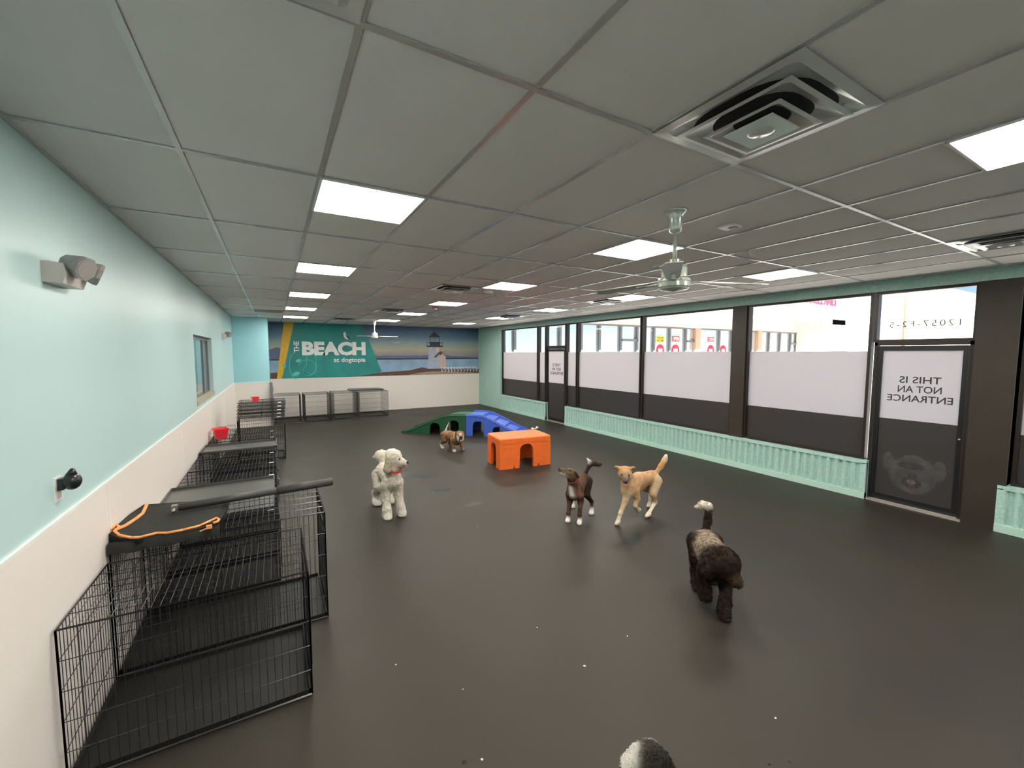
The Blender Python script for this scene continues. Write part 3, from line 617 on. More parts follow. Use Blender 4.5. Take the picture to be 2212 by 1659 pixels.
# ------------------------------------------------------------------ things on the left wall
def emergency_light(label, y, z):
    t = thing('emergency_light', label, 'emergency light', (XL, y, z), 0, 'emergency lights on the left wall')
    MB().prism([(0.0, -0.05), (0.0, 0.05), (0.075, 0.045), (0.085, 0.0), (0.07, -0.05)], lambda a, b, h: (a, -0.13 + h, b - 0.01), 0.26).build('housing', M['paleplastic'], t)
    for sx, ya, dy in ((1, -0.06, -0.06), (-1, 0.10, 0.05)):
        hd = MB(); c = Vector((0.10, ya, 0.035)); dr = Vector((0.9, dy * 6, -0.35)).normalized()
        hd.bar(c - dr * 0.045, c + dr * 0.035, 0.040, 8, r2=0.062, smooth=False).bar(c + dr * 0.035, c + dr * 0.05, 0.062, 8, r2=0.060, smooth=False)
        h_ = hd.build('lamp_head', M['greyplastic'], t)
        MB().bar(c + dr * 0.050, c + dr * 0.052, 0.050, 12, smooth=False).build('lens', M['greyplastic'], h_)
    return t
e0 = emergency_light('twin-headed emergency light high on the teal wall nearest the camera', 2.95, 2.42)
dup(e0, (XL, 10.95, 2.40), 'small distant twin-headed emergency light beside the wall opening')
ot = thing('wall_outlet', 'white outlet plate on the teal wall with a black device plugged in', 'outlet', (XL, 2.80, 1.37))
MB().box(0, 0.006, -0.036, 0.036, -0.06, 0.06).build('cover_plate', M['plate'], ot)
MB().box(0.006, 0.009, -0.016, 0.016, -0.045, -0.012).box(0.006, 0.009, -0.016, 0.016, 0.012, 0.045).build('sockets', M['paleplastic'], ot)
fr = thing('plug_in_freshener', 'glossy black plug-in device pushed into the white wall outlet', 'air freshener', (XL + 0.009, 2.80, 1.40))
MB().ball((0.045, 0.0, 0.0), 0.042, 14, 18, sx=0.85, sy=0.9, sz=1.0).bar((0.045, 0, 0.03), (0.05, 0, 0.062), 0.024, 12, r2=0.008).build('body', M['dark'], fr)
MB().box(0.0, 0.02, -0.02, 0.02, -0.035, 0.02).build('plug', M['dark'], fr)

gp = thing('gate_post', 'dark metal gate post standing against the corner of the blue alcove', 'post', (-0.085, 13.2, 0))
MB().box(-0.02, 0.045, -0.05, 0.05, 0, 1.22).build('post', M['steel'] if False else M['sfframe'], gp)
MB().box(0.045, 0.06, -0.02, 0.02, 0.95, 1.1).bar((0.052, 0, 1.02), (0.09, 0, 1.02), 0.006, 6).build('latch', M['steel'], gp)

# ------------------------------------------------------------------ wire dog crates
def panel(o, u, v, lu, lv, su=0.037, sv=0.15, r=0.0019, rf=0.0036, door_=None, skip=None):
    """wire mesh panel: origin o, axes u (length lu) and v (height lv); wires along v every su, rods along u every sv"""
    m = MB(); o = Vector(o); u = Vector(u); v = Vector(v)
    P = lambda a, b: o + u * a + v * b
    inside = lambda a, b: door_ and door_[0] < a < door_[1] and door_[2] < b < door_[3]
    n = max(2, round(lu / su))
    for k in range(1, n):
        a = lu * k / n
        if door_ and door_[0] < a < door_[1]: m.bar(P(a, 0), P(a, door_[2]), r); m.bar(P(a, door_[3]), P(a, lv), r)
        else: m.bar(P(a, 0), P(a, lv), r)
    n = max(2, round(lv / sv))
    for k in range(1, n):
        b = lv * k / n
        if door_ and door_[2] < b < door_[3]: m.bar(P(0, b), P(door_[0], b), r * 1.3); m.bar(P(door_[1], b), P(lu, b), r * 1.3)
        else: m.bar(P(0, b), P(lu, b), r * 1.3)
    for a, b in (((0, 0), (lu, 0)), ((lu, 0), (lu, lv)), ((lu, lv), (0, lv)), ((0, lv), (0, 0))): m.bar(P(*a), P(*b), rf)
    if door_:
        for a, b in (((door_[0], door_[2]), (door_[1], door_[2])), ((door_[1], door_[2]), (door_[1], door_[3])), ((door_[1], door_[3]), (door_[0], door_[3])), ((door_[0], door_[3]), (door_[0], door_[2]))): m.bar(P(*a), P(*b), rf)
    return m
def tray_mb(W, D, h=0.03, z=0.008, e=0.012):
    m = MB(); m.box(e, W - e, e, D - e, z, z + 0.004)
    for x0, x1, y0, y1 in ((e, W - e, e, e + 0.01), (e, W - e, D - e - 0.01, D - e), (e, e + 0.01, e, D - e), (W - e - 0.01, W - e, e, D - e)): m.box(x0, x1, y0, y1, z, z + h)
    return m
PAN = {}
def crate(name, label, x0, y0, W, D, H, z0=0, rf=0.0036, front=True, door_side='right', tags=False, rz=0, group='black wire dog crates', su=0.037, floor_wires=True, base=None):
    t = thing(name, label, 'dog crate', (x0, y0, z0), rz, group)
    e = 0.006
    if floor_wires: panel((e, e, 0.006), (1, 0, 0), (0, 1, 0), W - 2 * e, D - 2 * e, 0.09, 0.15).build('base_panel', M['blackwire'], t)
    tray_mb(W, D).build('tray', M['blacktray'], t)
    panel((e, e, H), (1, 0, 0), (0, 1, 0), W - 2 * e, D - 2 * e, su, 0.15, rf=rf).build('top_panel', M['blackwire'], t)
    if front:
        panel((e, e, 0.01), (1, 0, 0), (0, 0, 1), W - 2 * e, H - 0.01, su, 0.15, rf=rf).build('front_panel', M['blackwire'], t)
    else:
        f = MB()
        for a, b in (((e, e, 0.01), (e, e, H)), ((W - e, e, 0.01), (W - e, e, H)), ((e, e, H), (W - e, e, H)), ((e, e, 0.012), (W - e, e, 0.012))): f.bar(a, b, 0.004)
        f.build('front_frame', M['blackwire'], t)
    panel((e, D - e, 0.01), (1, 0, 0), (0, 0, 1), W - 2 * e, H - 0.01, su, 0.15, rf=rf).build('back_panel', M['blackwire'], t)
    panel((e, e, 0.01), (0, 1, 0), (0, 0, 1), D - 2 * e, H - 0.01, su, 0.15, rf=rf).build('side_panel', M['blackwire'], t)
    dd = (D * 0.2, D * 0.8, 0.08, H * 0.85)
    sp = panel((W - e, e, 0.01), (0, 1, 0), (0, 0, 1), D - 2 * e, H - 0.01, su, 0.15, rf=rf, door_=dd if door_side == 'right' else None)
    sp.build('side_panel', M['blackwire'], t)
    if door_side == 'right':
        dr = panel((W + 0.004, dd[0] + 0.006, dd[2] + 0.01), (0, 1, 0), (0, 0, 1), dd[1] - dd[0], dd[3] - dd[2], su, 0.15, rf=rf).build('door', M['blackwire'], t)
        MB().bar((W + 0.008, dd[1] - 0.02, H * 0.5), (W + 0.008, dd[1] + 0.05, H * 0.5), 0.004, 6).bar((W + 0.008, dd[1] - 0.02, H * 0.5), (W + 0.02, dd[1] - 0.02, H * 0.5), 0.004, 6).build('latch', M['steel'], dr)
    if tags: MB().box(W - 0.085, W - 0.035, -0.002, 0.022, H + 0.004, H + 0.007).build('tag', M['tag'], t)
    return t
# near-left crate, its top bending to the wall
cA = crate('dog_crate', 'black wire dog crate nearest the camera, lowest in the photo beside the off-white wall', -0.915, 2.60, 1.05, 0.71, 0.76, rf=0.005)
cB = crate('dog_crate', 'wide black wire dog crate carrying the orange-edged cloth and black foam pole', -0.915, 3.345, 1.215, 0.70, 0.83, rf=0.005)
ords = ['first', 'second', 'third', 'fourth', 'fifth', 'sixth', 'seventh', 'eighth']
c0 = None
for k in range(8):
    y = 4.09 + 0.602 * k
    lab = ['low black wire crate under the near half of the large grey tray', 'low black wire crate under the far half of the large grey tray',
           'low black wire crate just beyond the large grey tray', 'low black wire crate between the two grey trays, nearer its far one',
           'low black wire crate under the near edge of the small grey tray', 'low black wire crate under the far edge of the small grey tray',
           'low black wire crate next to the larger red pail', 'low black wire crate in front of the folded crate pile'][k]
    if c0 is None: c0 = crate('dog_crate', lab, -0.905, y, 0.90, 0.585, 0.66, tags=True)
    else: dup(c0, (-0.905, y, 0), lab)
cG = crate('dog_crate', 'black wire dog crate holding up the pile of folded crates', -0.62, 8.98, 0.77, 0.70, 0.77)
# the folded crates piled on it
def folded(label, x, y, z, W, D, h):
    t = thing('folded_dog_crate', label, 'folded crate', (x, y, z), 0, 'folded wire crates in a pile')
    panel((0, 0, 0.012), (1, 0, 0), (0, 1, 0), W, D, 0.037, 0.13).build('bottom_panel', M['blackwire'], t)
    panel((0, 0, h - 0.010), (1, 0, 0), (0, 1, 0), W, D, 0.037, 0.13, rf=0.005).build('top_panel', M['blackwire'], t)
    m = MB()
    for q in (0.03, W / 2, W - 0.03):
        for yy in (0.0, D): m.bar((q, yy, 0.012), (q, yy, h - 0.010), 0.004)
    m.build('hinge_wires', M['blackwire'], t); MB().box(W - 0.13, W - 0.07, -0.012, -0.006, h - 0.034, h - 0.014).build('tag', M['tag'], t)
    return t
f0 = folded('bottom one of the folded crates piled near the alcove', -0.62, 8.99, 0.777, 0.77, 0.62, 0.068)
for k in range(1, 5): dup(f0, (-0.62 + 0.006 * k, 8.99 + 0.004 * (k % 2), 0.777 + 0.068 * k), '%s one of the folded crates piled near the alcove' % ['', 'second lowest', 'middle', 'second highest', 'topmost'][k])
lp_ = MB(); t = tag(panel((0, 0, 0), (0.25, 0.0, 0.02), (0.0, 0.0, 1), 1, 0.70, 0.12, 0.11, r=0.0025, rf=0.004).build('wire_divider', M['steel']), 'loose pale wire divider standing between the wall and the folded crate pile', 'wire divider')
t.location = (-0.90, 9.02, 0.0)
# four open crates by the far wall
fx = [(-0.04, 0.70), (0.76, 0.72), (1.55, 0.72), (2.30, 0.90)]
fl = ['open black wire crate against the far wall, leftmost of four beside the gate post', 'open black wire crate against the far wall, second from the left of four',
      'open black wire crate against the far wall, second from the right of four', 'open black wire crate against the far wall, rightmost of four under a grey pad']
for k, (x, W_) in enumerate(fx):
    crate('dog_crate', fl[k], x, 13.52 + (0.0, -0.06, 0.02, 0.10)[k], W_, 0.95, 0.80, front=False, door_side='none', rz=0.03 if k else 0, group='open crates along the far wall', su=0.03)
pad = MB()
P_ = [(0.0, 0.05), (0.1, 0.0), (0.95, 0.02), (1.05, 0.12), (1.0, 0.62), (0.1, 0.66), (0.0, 0.55)]
pad.prism(P_, lambda a, b, h: (a, b, h + 0.01 * math.sin(a * 5)), 0.045)
po = tag(pad.build('folded_pad', M['greytray']), 'flat grey folded pad lying on the two right crates at the far wall', 'pad'); po.location = (2.05, 13.72, 0.83)

# grey trays lying on the crates
def tray(label, x, y, z, W, D, rx=0):
    t = tag(tray_mb(W, D, 0.028, 0, 0).build('crate_tray', M['greytray']), label, 'tray', 'grey crate trays on the crates'); t.location = (x, y, z); t.rotation_euler = (rx, 0, 0); return t
tray('large flat grey tray lying on the crates behind the black foam pole', -0.92, 4.10, 0.668, 0.885, 1.05)
tray('small narrow grey tray lying across the crates before the red pail', -0.90, 6.83, 0.668, 0.90, 0.53)
# red pails
def pail(label, x, y, z, r):
    t = thing('red_pail', label, 'pail', (x, y, z), 0.3, 'small red square pails')
    m = MB(); a, b = r * 0.72, r; h = r * 1.7
    vs = [(-a, -a, 0), (a, -a, 0), (a, a, 0), (-a, a, 0), (-b, -b, h), (b, -b, h), (b, b, h), (-b, b, h), (-b * .93, -b * .93, h), (b * .93, -b * .93, h), (b * .93, b * .93, h), (-b * .93, b * .93, h), (-a * .9, -a * .9, 0.01), (a * .9, -a * .9, 0.01), (a * .9, a * .9, 0.01), (-a * .9, a * .9, 0.01)]
    fs = [(0, 3, 2, 1)] + [(i, (i + 1) % 4, 4 + (i + 1) % 4, 4 + i) for i in range(4)] + [(4 + i, 4 + (i + 1) % 4, 8 + (i + 1) % 4, 8 + i) for i in range(4)] + [(8 + i, 8 + (i + 1) % 4, 12 + (i + 1) % 4, 12 + i) for i in range(4)] + [(12, 13, 14, 15)]
    m.add(vs, fs).build('bucket', M['red'], t)
    MB().box(-b * 1.05, b * 1.05, -b * 1.06, -b, h - 0.02, h).box(-b * 1.05, b * 1.05, b, b * 1.06, h - 0.02, h).box(-b * 1.06, -b, -b, b, h - 0.02, h).box(b, b * 1.06, -b, b, h - 0.02, h).build('rim', M['red'], t)
    hp_ = [(-b, math.cos(u) * b * 0.3 - b * 0.5, h * 0.9 - math.sin(u) * 0) for u in (0, 1)]
    MB().tube([(-b * 1.08, -b * 0.9, h * 0.95), (-b * 1.3, -b * 0.6, h * 0.5), (-b * 1.3, b * 0.6, h * 0.5), (-b * 1.08, b * 0.9, h * 0.95)], 0.004, 6).build('handle', M['trimw'], t)
    return t
pail('larger red pail standing on the low crates beside the wall', -0.775, 8.02, 0.667, 0.095)
pail('smaller red pail standing on the pile of folded crates', -0.32, 9.05, 1.118, 0.055)

# black cloth with orange piping, foam-covered pole
cl = thing('apron', 'folded black cloth with bright orange piping lying on the wide crate', 'cloth', (-0.6, 3.6, 0.835))
P_ = [(-0.92, 3.40), (-0.925, 3.58), (-0.915, 3.80), (-0.88, 4.0), (-0.60, 3.97), (-0.34, 3.90), (-0.34, 3.60), (-0.36, 3.36), (-0.48, 3.335), (-0.63, 3.345), (-0.76, 3.33), (-0.86, 3.345)]
def cz(x, y):
    return 0.852 + 0.022 + 0.008 * math.sin(x * 9 + y * 5) + (0.035 if x < -0.83 else 0) * min(1, (-0.83 - x) / 0.06 if x < -0.83 else 0)
m = MB(); NX, NY = 30, 30
def ptin(x, y, P):
    c = False
    for (x0, y0), (x1, y1) in zip(P, P[1:] + P[:1]):
        if (y0 > y) != (y1 > y) and x < (x1 - x0) * (y - y0) / (y1 - y0) + x0: c = not c
    return c
from mathutils.geometry import tessellate_polygon
top = [(x, y, cz(x, y)) for x, y in P_]; bot = [(x, y, 0.838) for x, y in P_]; n = len(P_)
cx_, cy_ = -0.62, 3.62
# radial rings give the folded cloth a soft domed surface
R_ = 6; vs = []
for q in range(R_):
    s_ = 1 - q / R_
    for x, y in P_: vs.append((cx_ + (x - cx_) * s_, cy_ + (y - cy_) * s_, cz(cx_ + (x - cx_) * s_, cy_ + (y - cy_) * s_) + (0.008 if q else -0.004)))
vs.append((cx_, cy_, cz(cx_, cy_) + 0.008)); fs = []
for q in range(R_ - 1):
    for k in range(n): fs.append((q * n + k, q * n + (k + 1) % n, (q + 1) * n + (k + 1) % n, (q + 1) * n + k))
for k in range(n): fs.append(((R_ - 1) * n + k, (R_ - 1) * n + (k + 1) % n, R_ * n))
o_ = len(vs); vs += bot; fs += [(k, (k + 1) % n, o_ + (k + 1) % n, o_ + k) for k in range(n)] + [tuple(range(o_, o_ + n))]
m.add(vs, fs, True)
m.build('folded_cloth', M['cloth'], cl, (-0.6, 3.6, 0.835))
hang = MB()                                                     # flap hanging over the near edge of the crate
hv = []; K = 24
for k in range(K + 1):
    x = -0.915 + 0.56 * k / K; yy = 3.338 + 0.006 * math.sin(k * 1.3)
    hv += [(x, 3.36, 0.868), (x, yy - 0.006, 0.862), (x, yy - 0.012, 0.80 + 0.008 * math.sin(k * 0.9))]
hang.add(hv, [(3 * k + c, 3 * k + c + 3, 3 * k + c + 4, 3 * k + c + 1) for k in range(K) for c in (0, 1)], True)
hang.build('hanging_flap', M['cloth'], cl, (-0.6, 3.6, 0.835))
ZP = 0.893
pip = [[(-0.857, 3.97), (-0.845, 3.80), (-0.856, 3.68), (-0.872, 3.52), (-0.893, 3.42)],
       [(-0.922, 3.44), (-0.918, 3.52), (-0.89, 3.48), (-0.895, 3.40), (-0.86, 3.355), (-0.80, 3.335), (-0.762, 3.325), (-0.685, 3.365), (-0.63, 3.335), (-0.55, 3.335), (-0.464, 3.345), (-0.409, 3.395), (-0.378, 3.425), (-0.362, 3.39), (-0.365, 3.355), (-0.388, 3.34)]]
m = MB()
for P_ in pip: m.tube([(x, y, cz(x, y) + 0.012) for x, y in P_], 0.0075 if P_ is not pip[0] else 0.011, 8)
m.build('piping', M['orangep'], cl, (-0.6, 3.6, 0.835))
MB().box(-0.425, -0.395, 3.318, 3.335, 0.862, 0.885).bar((-0.46, 3.315, 0.858), (-0.425, 3.32, 0.868), 0.004, 6).build('buckle', M['orangep'], cl, (-0.6, 3.6, 0.835))
pl = thing('foam_pole', 'long black foam-covered pole lying across the orange-edged cloth', 'pole', (-0.1, 3.74, 0.93))
a, b_ = Vector((-0.63, 3.70, 0.925)), Vector((0.40, 3.80, 0.925)); mid = a.lerp(b_, 0.6); O_ = (-0.1, 3.74, 0.93)
MB().bar(a, mid, 0.027, 18).build('foam_sleeve', M['foam'], pl, O_); MB().bar(mid + (b_ - a) * 0.003, b_, 0.032, 18).build('foam_sleeve', M['foam'], pl, O_)
MB().bar(b_, b_ + (b_ - a) * 0.002, 0.016, 14).build('end_cap', M['dark'], pl, O_)
MB().box(-0.665, -0.62, 3.68, 3.72, 0.905, 0.945).bar((-0.65, 3.70, 0.925), (-0.65, 3.66, 0.91), 0.012, 8).build('end_bracket', M['steel'], pl, O_)

# ------------------------------------------------------------------ play equipment
def arch_outline(x0, x1, z0, ztop, arches, top):
    """bottom edge left to right with arches (a0,a1,h), then the top profile points right to left"""
    P = [(x0, z0)]
    for a0, a1, h in arches:
        r = min((a1 - a0) / 2, h * 0.5) * 0.8; P.append((a0, z0)); P.append((a0 + 0.01, h - r))
        for k in range(1, 6):
            t = PI / 2 * k / 6; P.append((a0 + 0.01 + r - r * math.cos(t), h - r + r * math.sin(t)))
        for k in range(0, 6):
            t = PI / 2 * (1 - k / 6); P.append((a1 - 0.01 - r + r * math.cos(t), h - r + r * math.sin(t)))
        P.append((a1 - 0.01, h - r)); P.append((a1, z0))
    P.append((x1, z0)); return P + top
S0 = (4.03, 9.30); TH = -0.7205; WD = 0.80; HT = 0.53
def ramp(name, label, sgn, L, plate, m, arches, steps):
    """local x runs from the seam outward along the ramp, y across it"""
    t = thing(name, label, 'play ramp', (S0[0], S0[1], 0), TH, 'plastic play ramps')
    X = lambda x: sgn * (x + 0.004)
    prof = [(L, 0.05), (L * 0.97, 0.07)]
    for k in range(1, 9):
        u = k / 9; x = L * 0.97 + (plate - L * 0.97) * u; s_ = u * u * (3 - 2 * u); z = 0.07 + (HT - 0.07) * (0.75 * u + 0.25 * s_)
        prof.append((x, z))
    prof += [(plate, HT - 0.01), (plate * 0.6, HT), (0, HT)]
    for y0 in (0, WD - 0.045):
        out = arch_outline(0, L, 0, HT, arches, prof)
        MB().prism(out, lambda a, b, h: (X(a), y0 + h, b), 0.045).build('side_wall', m, t)
    d = MB(); pr = [(x, z - 0.035) for x, z in prof if z > 0.06] 
    pr = [(L * 0.995, 0.02)] + pr
    if steps:
        q = []
        xs = [plate, *[plate + (L - plate) * k / 4 for k in range(1, 5)]]
        zt = lambda x: np.interp(x, [p[0] for p in prof][::-1], [p[1] for p in prof][::-1]) - 0.035
        pr = [(0, HT - 0.035), (plate, HT - 0.035)]
        for k in range(4):
            x1 = xs[k + 1]; pr += [(xs[k] + 0.03, zt(xs[k]) - 0.045), (x1 - 0.02, zt(x1) + 0.012), (x1, float(zt(x1)))] if k < 3 else [(xs[k] + 0.03, zt(xs[k]) - 0.045), (L - 0.02, 0.02)]
    pr = sorted(pr)
    vs = []
    for x, z in pr: vs += [(X(x), 0.04, z), (X(x), WD - 0.04, z), (X(x), WD - 0.04, max(z - 0.03, 0.001)), (X(x), 0.04, max(z - 0.03, 0.001))]
    fs = []
    for k in range(len(pr) - 1):
        for c in range(4): fs.append((4 * k + c, 4 * k + (c + 1) % 4, 4 * k + 4 + (c + 1) % 4, 4 * k + 4 + c))
    d.add(vs, fs).build('deck', m, t)
    MB().box(X(0), X(0.04), 0.045, WD - 0.045, 0.02 if False else 0.30, HT - 0.04).build('end_wall', m, t)
    for y0, y1 in ((-0.012, 0.0), (WD, WD + 0.012)):            # raised rib along both side walls
        rb = MB()
        for (xa, za), (xb, zb) in zip(prof[1:], prof[2:]):
            rb.add([(X(xa), y0, za - 0.05), (X(xb), y0, zb - 0.05), (X(xb), y0, zb - 0.03), (X(xa), y0, za - 0.03), (X(xa), y1, za - 0.055), (X(xb), y1, zb - 0.055), (X(xb), y1, zb - 0.02), (X(xa), y1, za - 0.02)], [(0, 1, 2, 3), (3, 2, 6, 7), (0, 4, 5, 1)])
        rb.build('edge_rib', m, t)
    return t
ramp('play_ramp', 'dark green plastic ramp with two arched openings, joined to the blue one', -1, 1.70, 0.42, M['green'], [(0.16, 0.44, 0.37), (0.66, 0.94, 0.29)], False)
ramp('play_ramp', 'blue plastic stepped ramp with arched openings, joined to the green one', 1, 1.50, 0.38, M['blue'], [(0.16, 0.46, 0.37), (0.66, 0.92, 0.25)], True)
bx = thing('play_box', 'bright orange plastic climbing box with arched cut-outs in front of the ramps', 'play box', (3.335, 6.23, 0), math.radians(-6.4))
BW, BD, BH = 0.99, 0.62, 0.545
def side_out(L_, a0, a1, h):
    P = arch_outline(0, L_, 0, BH, [(0.215 * L_, 0.215 * L_ + 0.028, 0.05)] * 0 + [(a0, a1, h)], [(L_, BH - 0.10), (0, BH - 0.10)]); return P
for y0 in (0, BD - 0.05):
    P = arch_outline(0, BW, 0, BH, [(0.255, 0.285, 0.055), (0.37, 0.65, 0.42), (0.735, 0.765, 0.055)], [(BW, BH - 0.09), (0, BH - 0.09)])
    MB().prism(P, lambda a, b, h: (a, y0 + h, b), 0.05).build('long_wall', M['orange'], bx)
for x0 in (0.0, BW - 0.05):
    P = arch_outline(0.05, BD - 0.05, 0, BH, [(0.085, 0.105, 0.05), (0.18, 0.44, 0.42), (0.515, 0.535, 0.05)], [(BD - 0.05, BH - 0.09), (0.05, BH - 0.09)])
    MB().prism(P, lambda a, b, h: (x0 + h, a, b), 0.05).build('short_wall', M['orange'], bx)
tp = MB()
def rrect(x0, x1, y0, y1, r, k=4):
    out = []
    for cx, cy, t0 in ((x1 - r, y1 - r, 0), (x0 + r, y1 - r, PI / 2), (x0 + r, y0 + r, PI), (x1 - r, y0 + r, 1.5 * PI)):
        for u in range(k + 1): out.append((cx + r * math.cos(t0 + PI / 2 * u / k), cy + r * math.sin(t0 + PI / 2 * u / k)))
    return out
lv = [(-0.006, BH - 0.095), (-0.006, BH - 0.02), (0.004, BH - 0.006), (0.016, BH)]
rings = [[(x, y, z) for x, y in rrect(o, BW - o, o, BD - o, 0.03)] for o, z in lv]; n = len(rings[0])
tp.add([p for r_ in rings for p in r_], [(q * n + u, q * n + (u + 1) % n, (q + 1) * n + (u + 1) % n, (q + 1) * n + u) for q in range(3) for u in range(n)] + [tuple(range(3 * n, 4 * n))], False)
tp.box(0.04, BW - 0.04, 0.04, BD - 0.04, BH - 0.09, BH - 0.05)
tp.build('top', M['orange'], bx)
hl = MB()
for x in (0.08, 0.13, 0.86, 0.91): hl.bar((x, -0.001, 0.36), (x, 0.002, 0.36), 0.008, 8)
hl.build('bolt_holes', M['dark'], bx)
rp = thing('rope_toy', 'small white knotted rope toy on the floor at the foot of the blue ramp', 'rope toy', (5.93, 9.12, 0), 0.4)
m = MB(); m.tube([(-0.1, 0, 0.03), (-0.04, 0.02, 0.035), (0.03, -0.015, 0.035), (0.1, 0.0, 0.03)], 0.02, 8); m.build('rope', M['rope'], rp)
MB().ball((-0.11, 0, 0.04), 0.04, 8, 10).ball((0.11, 0, 0.04), 0.04, 8, 10).build('knots', M['rope'], rp)

# ------------------------------------------------------------------ small bits on the floor
def bit(x, y, s_, m, lab, grp, name, cat):
    b = MB(); k = random.randint(5, 7); pts = [(s_ * random.uniform(0.5, 1) * math.cos(2 * PI * u / k), s_ * random.uniform(0.3, 0.8) * math.sin(2 * PI * u / k)) for u in range(k)]
    vs = [(p, q, 0.0) for p, q in pts] + [(0, 0, s_ * 0.5)]; b.add(vs, [(u, (u + 1) % k, k) for u in range(k)])
    o = b.build(name, m); tag(o, lab, cat, grp); o.location = (x, y, 0.0005); o.rotation_euler = (0, 0, random.uniform(0, 6)); return o
for (x, y) in ((1.68, 1.98), (0.83, 1.75), (0.92, 2.2), (1.62, 2.45), (2.13, 2.05), (2.35, 1.15), (1.18, 1.42), (0.62, 2.6), (2.0, 4.3), (1.95, 5.7)):
    bit(x, y, random.uniform(0.006, 0.012), M['crumb'], 'tiny pale crumb lying on the dark rubber floor', 'pale crumbs on the floor', 'floor_crumb', 'crumb')
for (x, y) in ((0.50, 1.62), (0.53, 1.58), (0.47, 1.60), (0.60, 1.50), (2.15, 0.98), (2.05, 1.02), (0.75, 1.78)):
    bit(x, y, random.uniform(0.012, 0.022), M['mud'], 'dark damp speck of dirt on the rubber floor near the camera', 'dark specks on the floor', 'dirt_speck', 'dirt')

# ------------------------------------------------------------------ dogs
def surface_nets(F, org, h):
    """smooth isosurface (F<0 inside) of a regular grid"""
    s = F < 0; nx, ny, nz = F.shape
    acc = np.zeros((nx - 1, ny - 1, nz - 1, 3)); cnt = np.zeros((nx - 1, ny - 1, nz - 1))
    I, J, K = np.meshgrid(np.arange(nx - 1), np.arange(ny - 1), np.arange(nz - 1), indexing='ij')
    c = [(a, b, d) for a in (0, 1) for b in (0, 1) for d in (0, 1)]
    for p in c:
        for ax in range(3):
            if p[ax]: continue
            q = list(p); q[ax] = 1
            A = F[p[0]:nx - 1 + p[0], p[1]:ny - 1 + p[1], p[2]:nz - 1 + p[2]]; B = F[q[0]:nx - 1 + q[0], q[1]:ny - 1 + q[1], q[2]:nz - 1 + q[2]]
            mk = (A < 0) != (B < 0); t = np.where(mk, A / np.where(mk, A - B, 1), 0)
            for d in range(3): acc[..., d] += np.where(mk, p[d] + (t if d == ax else 0), 0)
            cnt += mk
    act = cnt > 0; idx = -np.ones(act.shape, int); idx[act] = np.arange(act.sum())
    P = acc[act] / cnt[act][:, None] + np.stack([I[act], J[act], K[act]], 1); V = org + P * h
    quads = []
    for ax in range(3):
        o1, o2 = [(1, 2), (2, 0), (0, 1)][ax]
        A = s; sl0 = [slice(None)] * 3; sl1 = [slice(None)] * 3; sl0[ax] = slice(0, -1); sl1[ax] = slice(1, None)
        ch = A[tuple(sl0)] != A[tuple(sl1)]; pts = np.argwhere(ch)
        ok = (pts[:, o1] > 0) & (pts[:, o2] > 0) & (pts[:, o1] < F.shape[o1] - 1) & (pts[:, o2] < F.shape[o2] - 1); pts = pts[ok]
        sg = A[tuple(pts.T)]
        def g(d1, d2):
            q = pts.copy(); q[:, o1] += d1; q[:, o2] += d2; return idx[tuple(q.T)]
        Q = np.stack([g(-1, -1), g(0, -1), g(0, 0), g(-1, 0)], 1); Q[~sg] = Q[~sg][:, ::-1]; quads.append(Q)
    return V, np.concatenate(quads)

def cone_sdf(P, a, b, r1, r2):
    a = np.array(a, float); b = np.array(b, float); ba = b - a; L = ba @ ba
    if L < 1e-10: return np.linalg.norm(P - a, axis=-1) - r1
    t = np.clip(((P - a) @ ba) / L, 0, 1); return np.linalg.norm(P - a - t[..., None] * ba, axis=-1) - (r1 + (r2 - r1) * t)

